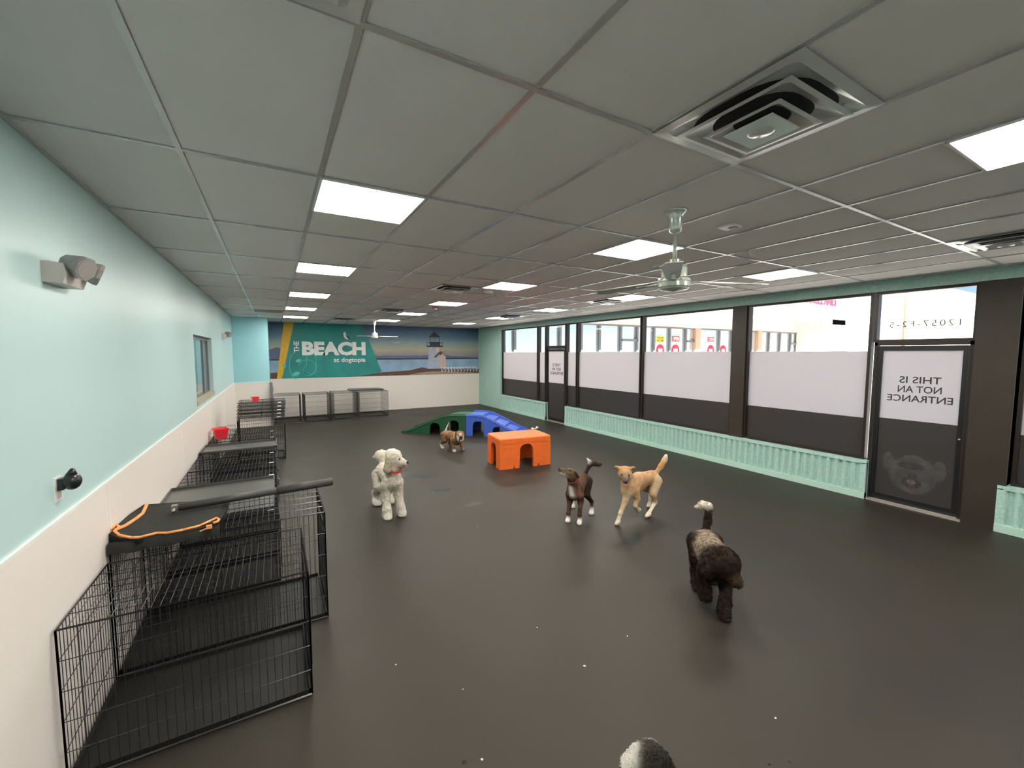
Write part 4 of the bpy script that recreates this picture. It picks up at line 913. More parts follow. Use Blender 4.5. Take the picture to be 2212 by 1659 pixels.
def dog(name, label, cat, loc, fwd, prims, colour, vox=0.011, k=0.014, extras=(), fluff=None, rough=0.0, matn='coat'):
    """prims: (a, b, r1, r2, colour name) in local metres, x forward, y left, z up -> one continuous body mesh"""
    rz = math.atan2(fwd[1], fwd[0]); t = thing(name, label, cat, (loc[0], loc[1], 0), rz)
    lo = np.array([min(min(p[0][d] - p[2], p[1][d] - p[3]) for p in prims) for d in range(3)]) - 0.03
    hi = np.array([max(max(p[0][d] + p[2], p[1][d] + p[3]) for p in prims) for d in range(3)]) + 0.03
    n = np.ceil((hi - lo) / vox).astype(int) + 1
    G = np.stack(np.meshgrid(*[lo[d] + vox * np.arange(n[d]) for d in range(3)], indexing='ij'), -1)
    S = np.zeros(G.shape[:3])
    for p in prims: S += np.exp(-np.clip(cone_sdf(G, *p[:4]), -0.3, 0.5) / k)
    F = -k * np.log(S + 1e-30)
    V, Q = surface_nets(F, lo, vox)
    V[:, 2] = np.maximum(V[:, 2], 0.001)
    wts = np.stack([np.exp(-np.clip(cone_sdf(V, *p[:4]), -0.05, 0.3) / 0.008) for p in prims], 1); wts /= wts.sum(1, keepdims=True)
    C = wts @ np.array([colour[p[4]][:3] if not callable(colour[p[4]]) else (0, 0, 0) for p in prims])
    for j, p in enumerate(prims):
        if callable(colour[p[4]]): C += wts[:, j:j + 1] * np.array([colour[p[4]](v) for v in V])
    me = bpy.data.meshes.new('body')
    # outward normals by the gradient for roughness / tufts
    me.from_pydata([tuple(v) for v in V], [], [tuple(int(i) for i in q) for q in Q]); me.update()
    N = np.array([v.normal[:] for v in me.vertices])
    ctr = V.mean(0)
    if rough:
        for i, v in enumerate(V):
            a = noise.noise(Vector(v * 28)) * rough + noise.noise(Vector(v * 70)) * rough * 0.6
            me.vertices[i].co = Vector(v + N[i] * a * (1 if v[2] > 0.03 else 0.2))
    me.polygons.foreach_set('use_smooth', [True] * len(me.polygons))
    ca = me.color_attributes.new('coat', 'FLOAT_COLOR', 'POINT')
    ca.data.foreach_set('color', np.concatenate([C, np.ones((len(C), 1))], 1).ravel().tolist())
    me.materials.append(M[matn]); me.update()
    body = bpy.data.objects.new('body', me); COL.objects.link(body); body.parent = t
    if fluff:                                                   # short curly locks over the body
        cnt, ln, wd = fluff; rng = np.random.RandomState(3); ids = rng.choice(len(V), cnt)
        vs = []; fs = []; cols = []
        for i in ids:
            if V[i][2] < 0.03: continue
            p = V[i]; nn = N[i]; rd = rng.normal(size=3); tn = rd - nn * (rd @ nn); tn /= np.linalg.norm(tn) + 1e-9; bt = np.cross(nn, tn)
            grav = np.array([0, 0, -0.35]); d1 = nn * 0.75 + tn * 0.5 + grav * 0.3; d2 = nn * 0.35 + tn * 1.0 + grav
            l = ln * rng.uniform(0.5, 1.2); w_ = wd * rng.uniform(0.7, 1.3); o = len(vs)
            a = p - nn * 0.004; b = a + d1 * l * 0.6; c_ = b + d2 * l * 0.5
            vs += [a - bt * w_, a + bt * w_, b - bt * w_ * 0.8, b + bt * w_ * 0.8, c_, b + nn * w_ * 0.8]
            fs += [(o, o + 1, o + 3, o + 2), (o + 2, o + 3, o + 4), (o + 2, o + 5, o + 4), (o + 5, o + 3, o + 4)]
            sh = rng.uniform(0.92, 1.08); cols += [tuple(np.clip(C[i] * sh, 0, 1)) + (1,)] * 6
        fm = bpy.data.meshes.new('fur'); fm.from_pydata([tuple(v) for v in vs], [], fs); fm.update()
        fa = fm.color_attributes.new('coat', 'FLOAT_COLOR', 'POINT'); fa.data.foreach_set('color', [c for q in cols for c in q]); fm.materials.append(M['fur'])
        fo = bpy.data.objects.new('fur', fm); COL.objects.link(fo); fo.parent = t; fo['kind'] = 'stuff'
    for e in extras:
        nm, mb, mt = e[:3]; mb.build(nm, mt, t)
    return t

def leg_f(x, y, H, foot, rs, col, paw, lift=0.0, zsh=0.62, thick=1.0):
    """front leg from shoulder to toes; foot = (x, y, z) of the paw"""
    fx, fy, fz = foot; a = (x, y, zsh * H); e = (x - 0.05 * H, y * 1.02, 0.46 * H); kz = max(0.20 * H, fz + 0.15 * H)
    wv = (x + (fx - x) * 0.55 + 0.01, y + (fy - y) * 0.6, kz); an = (fx - 0.012, fy, fz + 0.045 * thick + 0.01)
    r = rs
    return [(a, e, r[0], r[1], col), (e, wv, r[1], r[2], col), (wv, an, r[2], r[3], col if paw is None else paw), (an, (fx + 0.012, fy, fz + r[4]), r[3], r[4], paw or col),
            ((fx - 0.005, fy, fz + r[4] * 0.9), (fx + 0.025, fy, fz + r[4] * 0.75), r[4], r[4] * 0.75, paw or col)] + [((fx + 0.02, fy + dy, fz + r[4] * 0.55), (fx + 0.022 + r[4] * 0.8 - abs(dy) * 0.5, fy + dy * 1.15, fz + r[4] * 0.42), r[4] * 0.42, r[4] * 0.36, paw or col) for dy in (-r[4] * 0.62, 0, r[4] * 0.62)]
def leg_h(x, y, H, foot, rs, col, paw, thick=1.0):
    fx, fy, fz = foot; a = (x, y, 0.74 * H); st = (x + 0.13 * H, y * 1.1, 0.47 * H); hk = (fx - 0.13 * H, y + (fy - y) * 0.8, fz + 0.25 * H); an = (fx - 0.02, fy, fz + 0.05)
    r = rs
    return [(a, st, r[0], r[1], col), (st, hk, r[1], r[2], col), (hk, an, r[2], r[3], col if paw is None else paw), (an, (fx + 0.01, fy, fz + r[4]), r[3], r[4], paw or col),
            ((fx - 0.005, fy, fz + r[4] * 0.9), (fx + 0.025, fy, fz + r[4] * 0.75), r[4], r[4] * 0.75, paw or col)] + [((fx + 0.02, fy + dy, fz + r[4] * 0.55), (fx + 0.022 + r[4] * 0.8 - abs(dy) * 0.5, fy + dy * 1.15, fz + r[4] * 0.42), r[4] * 0.42, r[4] * 0.36, paw or col) for dy in (-r[4] * 0.62, 0, r[4] * 0.62)]
def short(l):
    l[2] = l[2][:4] + (l[1][4],); return l
def sph(c, r, sx=1, sy=1, sz=1): return MB().ball(c, r, 8, 12, sx, sy, sz)
def collar_mb(c, axis, r, w_=0.012, tag_=False):
    m = MB(); ax = Vector(axis).normalized(); u = ax.orthogonal().normalized(); v = ax.cross(u); c = Vector(c); k = 28; vs = []
    for q in range(k):
        t = 2 * PI * q / k; d = u * math.cos(t) + v * math.sin(t)
        for rr, hh in ((r, -w_), (r + 0.006, -w_), (r + 0.006, w_), (r, w_)): vs.append(c + d * rr + ax * hh)
    fs = [(4 * q + e, 4 * ((q + 1) % k) + e, 4 * ((q + 1) % k) + (e + 1) % 4, 4 * q + (e + 1) % 4) for q in range(k) for e in range(4)]
    return m.add(vs, fs, False)

# 1 cream curly dog --------------------------------------------------
cream = {'c': (0.62, 0.56, 0.47), 'g': (0.44, 0.37, 0.28), 'w': (0.70, 0.66, 0.58)}
H = 0.56
pr = [((0.20, 0, 0.475), (0.0, 0, 0.475), 0.100, 0.094, 'c'), ((0.0, 0, 0.475), (-0.24, 0, 0.48), 0.094, 0.090, 'c'), ((0.235, 0.0, 0.44), (0.20, 0, 0.46), 0.082, 0.10, 'c'), ((0.21, 0, 0.50), (0.26, 0.01, 0.63), 0.088, 0.080, 'c')]
rf = (0.060, 0.050, 0.045, 0.045, 0.040)
pr += leg_f(0.22, -0.075, H, (0.27, -0.078, 0), rf, 'c', 'w', thick=1, zsh=0.75) + leg_f(0.22, 0.080, H, (0.255, 0.10, 0), rf, 'c', 'w', zsh=0.75)
rh = (0.080, 0.060, 0.046, 0.046, 0.042)
pr += leg_h(-0.25, -0.07, H, (-0.28, -0.085, 0), rh, 'c', 'w') + leg_h(-0.25, 0.07, H, (-0.26, 0.08, 0), rh, 'c', 'w')
hc = Vector((0.275, 0.015, 0.735)); mz = Vector((0.60, 0.72, -0.16)).normalized(); lf = Vector((mz.y, -mz.x, 0)).normalized() * -1
up = Vector((0, 0, 1)); nose_ = hc + mz * 0.165 + up * -0.01
pr += [(tuple(hc), tuple(hc + up * 0.02), 0.088, 0.088, 'c'), (tuple(hc + up * 0.05 + mz * 0.02), tuple(hc + up * 0.055 - mz * 0.04), 0.062, 0.06, 'w'), (tuple(hc + mz * 0.06 - up * 0.015), tuple(hc + mz * 0.135 - up * 0.02), 0.052, 0.040, 'c'), (tuple(hc + mz * 0.05 - up * 0.055), tuple(hc + mz * 0.115 - up * 0.062), 0.036, 0.024, 'g')]
sd_ = Vector((mz.y, -mz.x, 0)).normalized()                      # the dog's own right
for s_ in (1, -1):
    e1 = hc + sd_ * s_ * 0.085 - mz * 0.03 + up * 0.02; e2 = hc + sd_ * s_ * 0.105 - mz * 0.035 - up * 0.115
    pr += [(tuple(e1), tuple(e2), 0.03, 0.048, 'g')]
pr += [((-0.30, 0.0, 0.50), (-0.36, 0.01, 0.57), 0.03, 0.035, 'c'), ((-0.37, 0.03, 0.60), (-0.39, 0.0, 0.635), 0.068, 0.075, 'c'), ((-0.40, 0.04, 0.63), (-0.40, 0.02, 0.60), 0.06, 0.05, 'w'), ((-0.42, -0.03, 0.61), (-0.44, -0.08, 0.615), 0.045, 0.016, 'w')]
eyes = MB().ball(hc + mz * 0.088 + sd_ * 0.038 + up * 0.024, 0.014, 8, 10).ball(hc + mz * 0.088 - sd_ * 0.038 + up * 0.024, 0.014, 8, 10)
dog('standing_dog', 'curly cream poodle-type dog with a red collar standing alone, head turned right', 'dog', (1.22, 5.33), (0, -1), pr, cream, 0.0105, 0.013,
    [('eyes', eyes, M['eye']), ('nose', sph(hc + mz * 0.178 - up * 0.008, 0.017), M['nose']), ('tongue', MB().ball(hc + mz * 0.150 - up * 0.062, 0.024, 8, 10, 1, 1, 0.45), M['tongue']),
     ('mouth', MB().ball(hc + mz * 0.135 - up * 0.052, 0.034, 8, 10, 1, 1, 0.35), M['nose']), ('collar', collar_mb((0.275, 0.01, 0.60), (0.15, 0, 1), 0.092, 0.013), M['collar_red'])],
    fluff=(15000, 0.014, 0.0022), rough=0.009)

# 2 bulldog ----------------------------------------------------------
def bcol(v):
    q = noise.noise(Vector((v[0] * 14, v[1] * 9, v[2] * 40)))
    return (0.20 + 0.13 * q, 0.11 + 0.075 * q, 0.055 + 0.045 * q)
bc = {'b': bcol, 'w': (0.62, 0.54, 0.46), 'd': (0.035, 0.022, 0.015), 't': (0.24, 0.17, 0.11)}
H = 0.40
pr = [((0.15, 0, 0.27), (0.0, 0, 0.28), 0.115, 0.105, 'b'), ((0.0, 0, 0.28), (-0.19, 0, 0.30), 0.10, 0.085, 'b'), ((0.19, 0, 0.25), (0.17, 0, 0.2), 0.095, 0.085, 'b'), ((0.18, 0, 0.32), (0.27, -0.02, 0.35), 0.085, 0.085, 'b')]
rf = (0.06, 0.042, 0.03, 0.029, 0.026); rh = (0.075, 0.05, 0.028, 0.024, 0.024)
pr += short(leg_f(0.16, -0.10, H, (0.18, -0.095, 0), rf, 'b', 'w', zsh=0.6)) + leg_f(0.16, 0.10, H, (0.22, 0.10, 0), rf, 'b', 't', zsh=0.6)
pr += leg_h(-0.19, -0.075, H, (-0.235, -0.09, 0), rh, 'b', 'w') + leg_h(-0.19, 0.075, H, (-0.16, 0.085, 0), rh, 'b', 'b')
hc = Vector((0.295, -0.03, 0.350)); mz = Vector((0.93, -0.38, -0.12)).normalized(); sd_ = Vector((mz.y, -mz.x, 0)).normalized()
pr += [(tuple(hc + sd_ * 0.02), tuple(hc - sd_ * 0.02), 0.080, 0.080, 'b'), (tuple(hc + mz * 0.045 + up * 0.02), tuple(hc + mz * 0.070 + up * 0.035), 0.026, 0.024, 'w'), (tuple(hc + mz * 0.065 - up * 0.012), tuple(hc + mz * 0.085 - up * 0.014), 0.040, 0.034, 'd'),
       (tuple(hc + mz * 0.06 + sd_ * 0.042 - up * 0.02), tuple(hc + mz * 0.07 + sd_ * 0.050 - up * 0.075), 0.030, 0.020, 'w'), (tuple(hc + mz * 0.06 - sd_ * 0.042 - up * 0.02), tuple(hc + mz * 0.07 - sd_ * 0.050 - up * 0.075), 0.030, 0.020, 'w'),
       (tuple(hc + mz * 0.045 - up * 0.095), tuple(hc + mz * 0.085 - up * 0.108), 0.036, 0.028, 'b')]
for s_ in (1, -1): pr += [(tuple(hc + sd_ * s_ * 0.072 + up * 0.055), tuple(hc + sd_ * s_ * 0.098 + up * 0.030 + mz * 0.02), 0.020, 0.012, 'd')]
pr += [((-0.24, 0.0, 0.37), (-0.21, 0.03, 0.47), 0.016, 0.011, 'w'), ((-0.21, 0.03, 0.47), (-0.18, 0.06, 0.56), 0.010, 0.006, 'w')]
eyes = MB().ball(hc + mz * 0.074 + sd_ * 0.040 + up * 0.026, 0.012, 8, 10).ball(hc + mz * 0.074 - sd_ * 0.040 + up * 0.026, 0.012, 8, 10)
dog('bulldog', 'stocky brindle bulldog with open mouth standing in front of the green ramp', 'dog', (3.2, 8.1), (0.25, -0.97), pr, bc, 0.009, 0.010,
    [('eyes', eyes, M['eye']), ('nose', sph(hc + mz * 0.118 - up * 0.002, 0.020, 1, 1.2, 0.8), M['nose']), ('mouth', MB().ball(hc + mz * 0.075 - up * 0.066, 0.040, 8, 10, 0.9, 1.1, 0.9), M['nose']),
     ('tongue', MB().ball(hc + mz * 0.105 - up * 0.078, 0.024, 8, 10, 1, 1, 1), M['tongue']), ('collar', collar_mb((0.215, -0.01, 0.315), (1, 0, 0.35), 0.097, 0.012), M['collar_yellow'])], rough=0.003)

# 3 slim brindle dog -------------------------------------------------
def brcol(v):
    q = noise.noise(Vector((v[0] * 45, v[1] * 8, v[2] * 12)))
    return (0.085 + 0.10 * q, 0.045 + 0.05 * q, 0.028 + 0.028 * q)
br = {'b': brcol, 'w': (0.80, 0.76, 0.70), 'd': (0.028, 0.017, 0.012), 'h': lambda v: (0.11 + 0.10 * noise.noise(Vector((v[0] * 30, v[1] * 30, v[2] * 60))), 0.07 + 0.06 * noise.noise(Vector((v[0] * 30, v[1] * 30, v[2] * 60))), 0.035 + 0.03 * noise.noise(Vector((v[0] * 30, v[1] * 30, v[2] * 60))))}
H = 0.53
pr = [((0.17, 0, 0.40), (0.04, 0, 0.40), 0.098, 0.092, 'b'), ((0.04, 0, 0.40), (-0.19, 0, 0.425), 0.088, 0.072, 'b'), ((0.20, 0, 0.345), (0.17, 0, 0.36), 0.075, 0.085, 'b'), ((0.10, 0.0, 0.33), (0.0, 0, 0.345), 0.08, 0.07, 'b'),
      ((0.18, -0.005, 0.45), (0.235, -0.02, 0.545), 0.075, 0.062, 'b'), ((0.255, -0.01, 0.35), (0.245, -0.03, 0.44), 0.024, 0.018, 'w')]
rf = (0.05, 0.034, 0.021, 0.019, 0.022); rh = (0.072, 0.045, 0.022, 0.019, 0.022)
pr += short(leg_f(0.18, -0.065, H, (0.20, -0.072, 0), rf, 'b', 'w')) + short(leg_f(0.18, 0.065, H, (0.215, 0.072, 0), rf, 'b', 'w'))
pr += short(leg_h(-0.20, -0.065, H, (-0.27, -0.13, 0), rh, 'b', 'w')) + short(leg_h(-0.20, 0.065, H, (-0.14, 0.14, 0), rh, 'd', 'w'))
hc = Vector((0.245, -0.035, 0.605)); mz = Vector((0.55, -0.62, 0.42)).normalized(); sd_ = Vector((mz.y, -mz.x, 0)).normalized(); hu = sd_.cross(mz).normalized() * 1
if hu.z < 0: hu = -hu
pr += [(tuple(hc), tuple(hc + mz * 0.03), 0.06, 0.054, 'h'), (tuple(hc + mz * 0.04 - hu * 0.006), tuple(hc + mz * 0.15 - hu * 0.012), 0.038, 0.022, 'h'), (tuple(hc + mz * 0.04 - hu * 0.036), tuple(hc + mz * 0.125 - hu * 0.044), 0.024, 0.013, 'w')]
for s_ in (1, -1): pr += [(tuple(hc + sd_ * s_ * 0.05 + hu * 0.03 - mz * 0.02), tuple(hc + sd_ * s_ * 0.06 - mz * 0.085 + hu * 0.0), 0.018, 0.010, 'd')]
pr += [((-0.25, 0.03, 0.47), (-0.285, 0.07, 0.57), 0.026, 0.022, 'd'), ((-0.285, 0.07, 0.57), (-0.30, 0.09, 0.62), 0.024, 0.024, 'd'), ((-0.30, 0.10, 0.605), (-0.33, 0.19, 0.595), 0.036, 0.028, 'd'), ((-0.33, 0.19, 0.595), (-0.34, 0.225, 0.60), 0.024, 0.010, 'h'), ((-0.29, 0.075, 0.62), (-0.275, 0.045, 0.675), 0.020, 0.007, 'w')]
eyes = MB().ball(hc + mz * 0.052 + sd_ * 0.04 + hu * 0.028, 0.012, 8, 10).ball(hc + mz * 0.052 - sd_ * 0.04 + hu * 0.028, 0.012, 8, 10)
dog('mixed_breed_dog', 'slim dark brindle dog with white paws lifting its head, left of the tan dog', 'dog', (3.22, 3.96), (-0.79, -0.61), pr, br, 0.008, 0.009,
    [('eyes', eyes, M['eye']), ('nose', sph(hc + mz * 0.168 - hu * 0.006, 0.014), M['nose']), ('collar', collar_mb((0.222, -0.018, 0.525), (0.45, -0.3, 1), 0.066, 0.009), M['collar_dark2'])], rough=0.002)

# 4 running tan dog --------------------------------------------------
ta = {'t': lambda v: tuple(np.array((0.44, 0.26, 0.135)) * (1 + 0.25 * noise.noise(Vector(v * 22)))), 'w': (0.70, 0.60, 0.47), 'p': (0.50, 0.36, 0.22), 'd': (0.06, 0.04, 0.03), 'm': (0.13, 0.105, 0.09), 'o': (0.50, 0.27, 0.10)}
pr = [((0.10, 0, 0.43), (-0.08, 0, 0.46), 0.105, 0.098, 't'), ((-0.08, 0, 0.46), (-0.33, 0.01, 0.46), 0.092, 0.082, 't'), ((0.13, 0.0, 0.37), (0.06, 0, 0.37), 0.085, 0.08, 'p'), ((0.10, 0.0, 0.475), (0.15, -0.01, 0.56), 0.085, 0.068, 't'),
      ((-0.02, 0.0, 0.38), (-0.14, 0, 0.40), 0.075, 0.065, 't')]
pr += [((0.13, 0.01, 0.38), (0.19, 0.015, 0.27), 0.055, 0.036, 'p'), ((0.19, 0.015, 0.27), (0.285, 0.017, 0.13), 0.034, 0.026, 'p'), ((0.285, 0.017, 0.13), (0.325, 0.017, 0.045), 0.024, 0.023, 'w'), ((0.325, 0.017, 0.035), (0.36, 0.017, 0.02), 0.025, 0.019, 'w')]
pr += [((0.08, 0.07, 0.38), (0.06, 0.085, 0.27), 0.052, 0.034, 't'), ((0.06, 0.085, 0.27), (0.10, 0.085, 0.20), 0.03, 0.024, 'p'), ((0.10, 0.085, 0.20), (0.03, 0.08, 0.135), 0.022, 0.021, 'p'), ((0.03, 0.08, 0.135), (0.0, 0.08, 0.13), 0.023, 0.018, 'w')]
pr += [((-0.33, 0.07, 0.42), (-0.25, 0.09, 0.28), 0.078, 0.05, 'p'), ((-0.25, 0.09, 0.28), (-0.30, 0.09, 0.165), 0.036, 0.024, 't'), ((-0.30, 0.09, 0.165), (-0.175, 0.09, 0.045), 0.023, 0.021, 'w'), ((-0.17, 0.09, 0.032), (-0.12, 0.09, 0.022), 0.027, 0.02, 'w')]
pr += [((-0.33, -0.06, 0.42), (-0.33, -0.085, 0.29), 0.072, 0.046, 't'), ((-0.33, -0.085, 0.29), (-0.47, -0.10, 0.20), 0.034, 0.023, 't'), ((-0.47, -0.10, 0.20), (-0.455, -0.10, 0.06), 0.022, 0.02, 'w'), ((-0.455, -0.10, 0.035), (-0.42, -0.10, 0.022), 0.024, 0.019, 'w')]
pr += [((-0.39, 0.03, 0.50), (-0.45, 0.06, 0.585), 0.028, 0.032, 't'), ((-0.45, 0.06, 0.585), (-0.49, 0.085, 0.67), 0.032, 0.03, 'o'), ((-0.49, 0.085, 0.67), (-0.50, 0.095, 0.725), 0.028, 0.02, 'w')]
hc = Vector((0.175, -0.02, 0.600)); mz = Vector((0.62, 0.62, -0.42)).normalized(); sd_ = Vector((mz.y, -mz.x, 0)).normalized(); hu = sd_.cross(mz).normalized()
if hu.z < 0: hu = -hu
pr += [(tuple(hc), tuple(hc + mz * 0.025), 0.076, 0.070, 't'), (tuple(hc + mz * 0.055 - hu * 0.014), tuple(hc + mz * 0.125 - hu * 0.020), 0.047, 0.035, 'm'), (tuple(hc + mz * 0.045 - hu * 0.052), tuple(hc + mz * 0.11 - hu * 0.062), 0.026, 0.016, 'w'),
       (tuple(hc + sd_ * 0.045 - hu * 0.02 + mz * 0.02), tuple(hc + sd_ * 0.045 - hu * 0.025 + mz * 0.03), 0.028, 0.026, 'w'), (tuple(hc - sd_ * 0.045 - hu * 0.02 + mz * 0.02), tuple(hc - sd_ * 0.045 - hu * 0.025 + mz * 0.03), 0.028, 0.026, 'w')]
for s_ in (1, -1): pr += [(tuple(hc + sd_ * s_ * 0.05 + hu * 0.045 - mz * 0.015), tuple(hc + sd_ * s_ * 0.105 + hu * 0.062 - mz * 0.02), 0.019, 0.011, 'o'), (tuple(hc + sd_ * s_ * 0.105 + hu * 0.062 - mz * 0.02), tuple(hc + sd_ * s_ * 0.125 + hu * 0.045 - mz * 0.0), 0.011, 0.006, 'd')]
eyes = MB().ball(hc + mz * 0.078 + sd_ * 0.040 + hu * 0.024, 0.011, 8, 10).ball(hc + mz * 0.078 - sd_ * 0.040 + hu * 0.024, 0.011, 8, 10)
dog('mixed_breed_dog', 'short-haired tan dog with raised tail trotting in from the right, mouth open', 'dog', (3.78, 3.57), (-1, -0.12), pr, ta, 0.0085, 0.010,
    [('eyes', eyes, M['eye']), ('nose', sph(hc + mz * 0.156 - hu * 0.008, 0.019), M['nose']), ('mouth', MB().ball(hc + mz * 0.112 - hu * 0.050, 0.030, 8, 10, 1, 1, 0.5), M['nose']),
     ('tongue', MB().bar(hc + mz * 0.07 - hu * 0.05, hc + mz * 0.145 - hu * 0.070, 0.018, 10, r2=0.016).ball(hc + mz * 0.145 - hu * 0.070, 0.017, 8, 10), M['tongue'])], rough=0.002)

# 5 brown curly dog walking to the camera -------------------------------
def dcol(v):
    q = noise.noise(Vector(v * 40))
    s_ = min(1, max(0, (0.09 - v[0]) / 0.10)) * min(1, max(0, (v[2] - 0.20 - max(0, v[1]) * 1.2) / 0.12)) * (0.75 + 0.25 * min(1, max(0, (v[0] + 0.36) / 0.1))); a = 0.5 + 0.5 * noise.noise(Vector(v * 75))
    base = np.array((0.024 + 0.012 * q, 0.013 + 0.006 * q, 0.009 + 0.004 * q)); pale = np.array((0.36, 0.28, 0.21)) * (0.10 + 1.2 * a)
    return tuple(base * (1 - s_) + pale * s_)
dd_ = {'d': dcol, 'w': (0.62, 0.55, 0.47), 'k': (0.020, 0.0115, 0.008), 'm': (0.045, 0.027, 0.015)}
H = 0.50
pr = [((0.14, -0.02, 0.355), (0.0, 0, 0.355), 0.114, 0.116, 'd'), ((0.0, 0, 0.355), (-0.22, 0.0, 0.36), 0.116, 0.108, 'd'), ((0.19, -0.04, 0.36), (0.28, -0.03, 0.42), 0.10, 0.09, 'k')]
rf = (0.062, 0.046, 0.038, 0.035, 0.034); rh = (0.080, 0.056, 0.038, 0.034, 0.032)
pr += leg_f(0.18, 0.04, H, (0.28, -0.01, 0), rf, 'k', 'k') + leg_f(0.14, -0.11, H, (0.14, -0.11, 0.07), rf, 'k', 'k')
pr += leg_h(-0.22, -0.07, H, (-0.10, -0.09, 0), rh, 'k', 'k') + leg_h(-0.22, 0.07, H, (-0.24, 0.08, 0), rh, 'k', 'k')
hc = Vector((0.335, -0.045, 0.455)); mz = Vector((0.66, 0.40, -0.60)).normalized(); sd_ = Vector((mz.y, -mz.x, 0)).normalized(); hu = sd_.cross(mz).normalized()
if hu.z < 0: hu = -hu
pr += [(tuple(hc), tuple(hc + up * 0.01), 0.098, 0.096, 'k'), (tuple(hc + hu * 0.035), tuple(hc + hu * 0.03 - mz * 0.03), 0.085, 0.08, 'k'), (tuple(hc + mz * 0.06), tuple(hc + mz * 0.14), 0.052, 0.040, 'm')]
for s_ in (1, -1): pr += [(tuple(hc + sd_ * s_ * 0.085 + hu * 0.03), tuple(hc + sd_ * s_ * 0.115 - hu * 0.075), 0.032, 0.045, 'k')]
pr += [((-0.31, 0.03, 0.42), (-0.37, 0.07, 0.50), 0.028, 0.026, 'k'), ((-0.37, 0.07, 0.50), (-0.38, 0.08, 0.61), 0.026, 0.028, 'k'), ((-0.38, 0.075, 0.64), (-0.375, 0.02, 0.65), 0.028, 0.026, 'w'), ((-0.375, 0.02, 0.65), (-0.37, -0.04, 0.625), 0.024, 0.008, 'w')]
eyes = MB().ball(hc + mz * 0.082 + sd_ * 0.034 + hu * 0.022, 0.010, 8, 10).ball(hc + mz * 0.082 - sd_ * 0.034 + hu * 0.022, 0.010, 8, 10)
dog('curly_dog', 'curly dark brown dog with a silvery back and white-tipped tail walking toward the camera', 'dog', (3.1, 2.05), (-0.6, -0.8), pr, dd_, 0.0095, 0.012,
    [('eyes', eyes, M['eye']), ('nose', sph(hc + mz * 0.168, 0.015), M['nose'])], fluff=(15000, 0.017, 0.0028), rough=0.010)

# 6 dog cut by the bottom edge ---------------------------------------
bk = {'k': (0.016, 0.013, 0.010), 'w': (0.70, 0.66, 0.60), 'g': (0.06, 0.05, 0.04)}
H = 0.40
pr = [((0.12, 0, 0.26), (-0.16, 0, 0.27), 0.09, 0.085, 'k'), ((0.15, 0, 0.28), (0.22, -0.0, 0.33), 0.07, 0.062, 'k')]
rf = (0.05, 0.038, 0.03, 0.028, 0.026); rh = (0.06, 0.045, 0.03, 0.027, 0.026)
pr += leg_f(0.13, -0.06, H, (0.15, -0.06, 0), rf, 'k', 'w') + leg_f(0.13, 0.06, H, (0.15, 0.06, 0), rf, 'k', 'w') + leg_h(-0.15, -0.06, H, (-0.18, -0.06, 0), rh, 'k', 'w') + leg_h(-0.15, 0.06, H, (-0.18, 0.06, 0), rh, 'k', 'w')
hc = Vector((0.245, 0.0, 0.362)); mz = Vector((0.9, 0.0, -0.3)).normalized(); sd_ = Vector((0, -1, 0))
pr += [(tuple(hc), tuple(hc + up * 0.005), 0.068, 0.066, 'k'), (tuple(hc + mz * 0.045), tuple(hc + mz * 0.11), 0.04, 0.026, 'w'), (tuple(hc + mz * 0.05 + up * 0.02), tuple(hc + mz * 0.062 - up * 0.03), 0.03, 0.03, 'w')]
pr += [(tuple(hc - sd_ * 0.062 + up * 0.0 - mz * 0.03), tuple(hc - sd_ * 0.075 - up * 0.04 - mz * 0.03), 0.026, 0.030, 'w')]
for s_, cc in ((1, 'k'), (-1, 'w')): pr += [(tuple(hc + sd_ * s_ * 0.05 + up * 0.03), tuple(hc + sd_ * s_ * 0.085 - up * 0.03), 0.022, 0.026, cc)]
pr += [((-0.23, 0, 0.32), (-0.30, 0, 0.40), 0.02, 0.025, 'k'), ((-0.30, 0, 0.40), (-0.28, 0, 0.46), 0.028, 0.015, 'w')]
dog('small_dog', 'shaggy black and white dog, only the top of its head showing at the bottom edge', 'dog', (1.085, 0.925), (0.76, 0.65), pr, bk, 0.009, 0.011,
    [('nose', sph(hc + mz * 0.135, 0.014), M['nose']), ('eyes', MB().ball(hc + mz * 0.058 + sd_ * 0.028 + up * 0.02, 0.009, 8, 10).ball(hc + mz * 0.058 - sd_ * 0.028 + up * 0.02, 0.009, 8, 10), M['eye'])], fluff=(9000, 0.017, 0.0018), rough=0.006)

# ------------------------------------------------------------------ outside: the neighbouring wing of shops
tag(MB().box(XG + 0.14, XG + 2.2, -14, 16.8, -0.12, -0.03).box(XG + 2.2, 70, 14.2, 16.8, -0.12, -0.03).build('sidewalk', M['walk'], kind='structure'), 'pale concrete walk outside', 'walkway')
tag(MB().box(XG + 2.2, 130, -60, 14.2, -0.25, -0.14).build('parking_lot', M['asphalt'], kind='structure'), 'grey asphalt lot outside the windows', 'parking lot')
FY = 16.8
wg = thing('shop_building', 'long white shop wing with tan canopy and storefront glass seen through the windows', 'building', (22, FY, 0))
OW = (22, FY, 0)
MB().box(7.35, 90, FY + 0.02, FY + 3, 3.55, 8.4).box(37.4, 90, FY + 0.02, FY + 3, -0.1, 3.55).build('upper_wall', M['stucco'], wg, OW)
MB().box(7.35, 36.6, 14.5, FY + 0.02, 4.42, 8.4).box(34.6, 100, 14.5, FY + 0.02, -0.1, 4.42).box(36.6, 100, 14.5, FY + 0.02, 4.42, 8.4).build('fascia', M['stucco'], wg, OW)
MB().box(7.35, 36.6, 14.5, 14.56, 4.05, 4.42).box(7.35, 36.6, 14.56, FY, 4.38, 4.42).build('canopy_edge', M['soffit'], wg, OW)
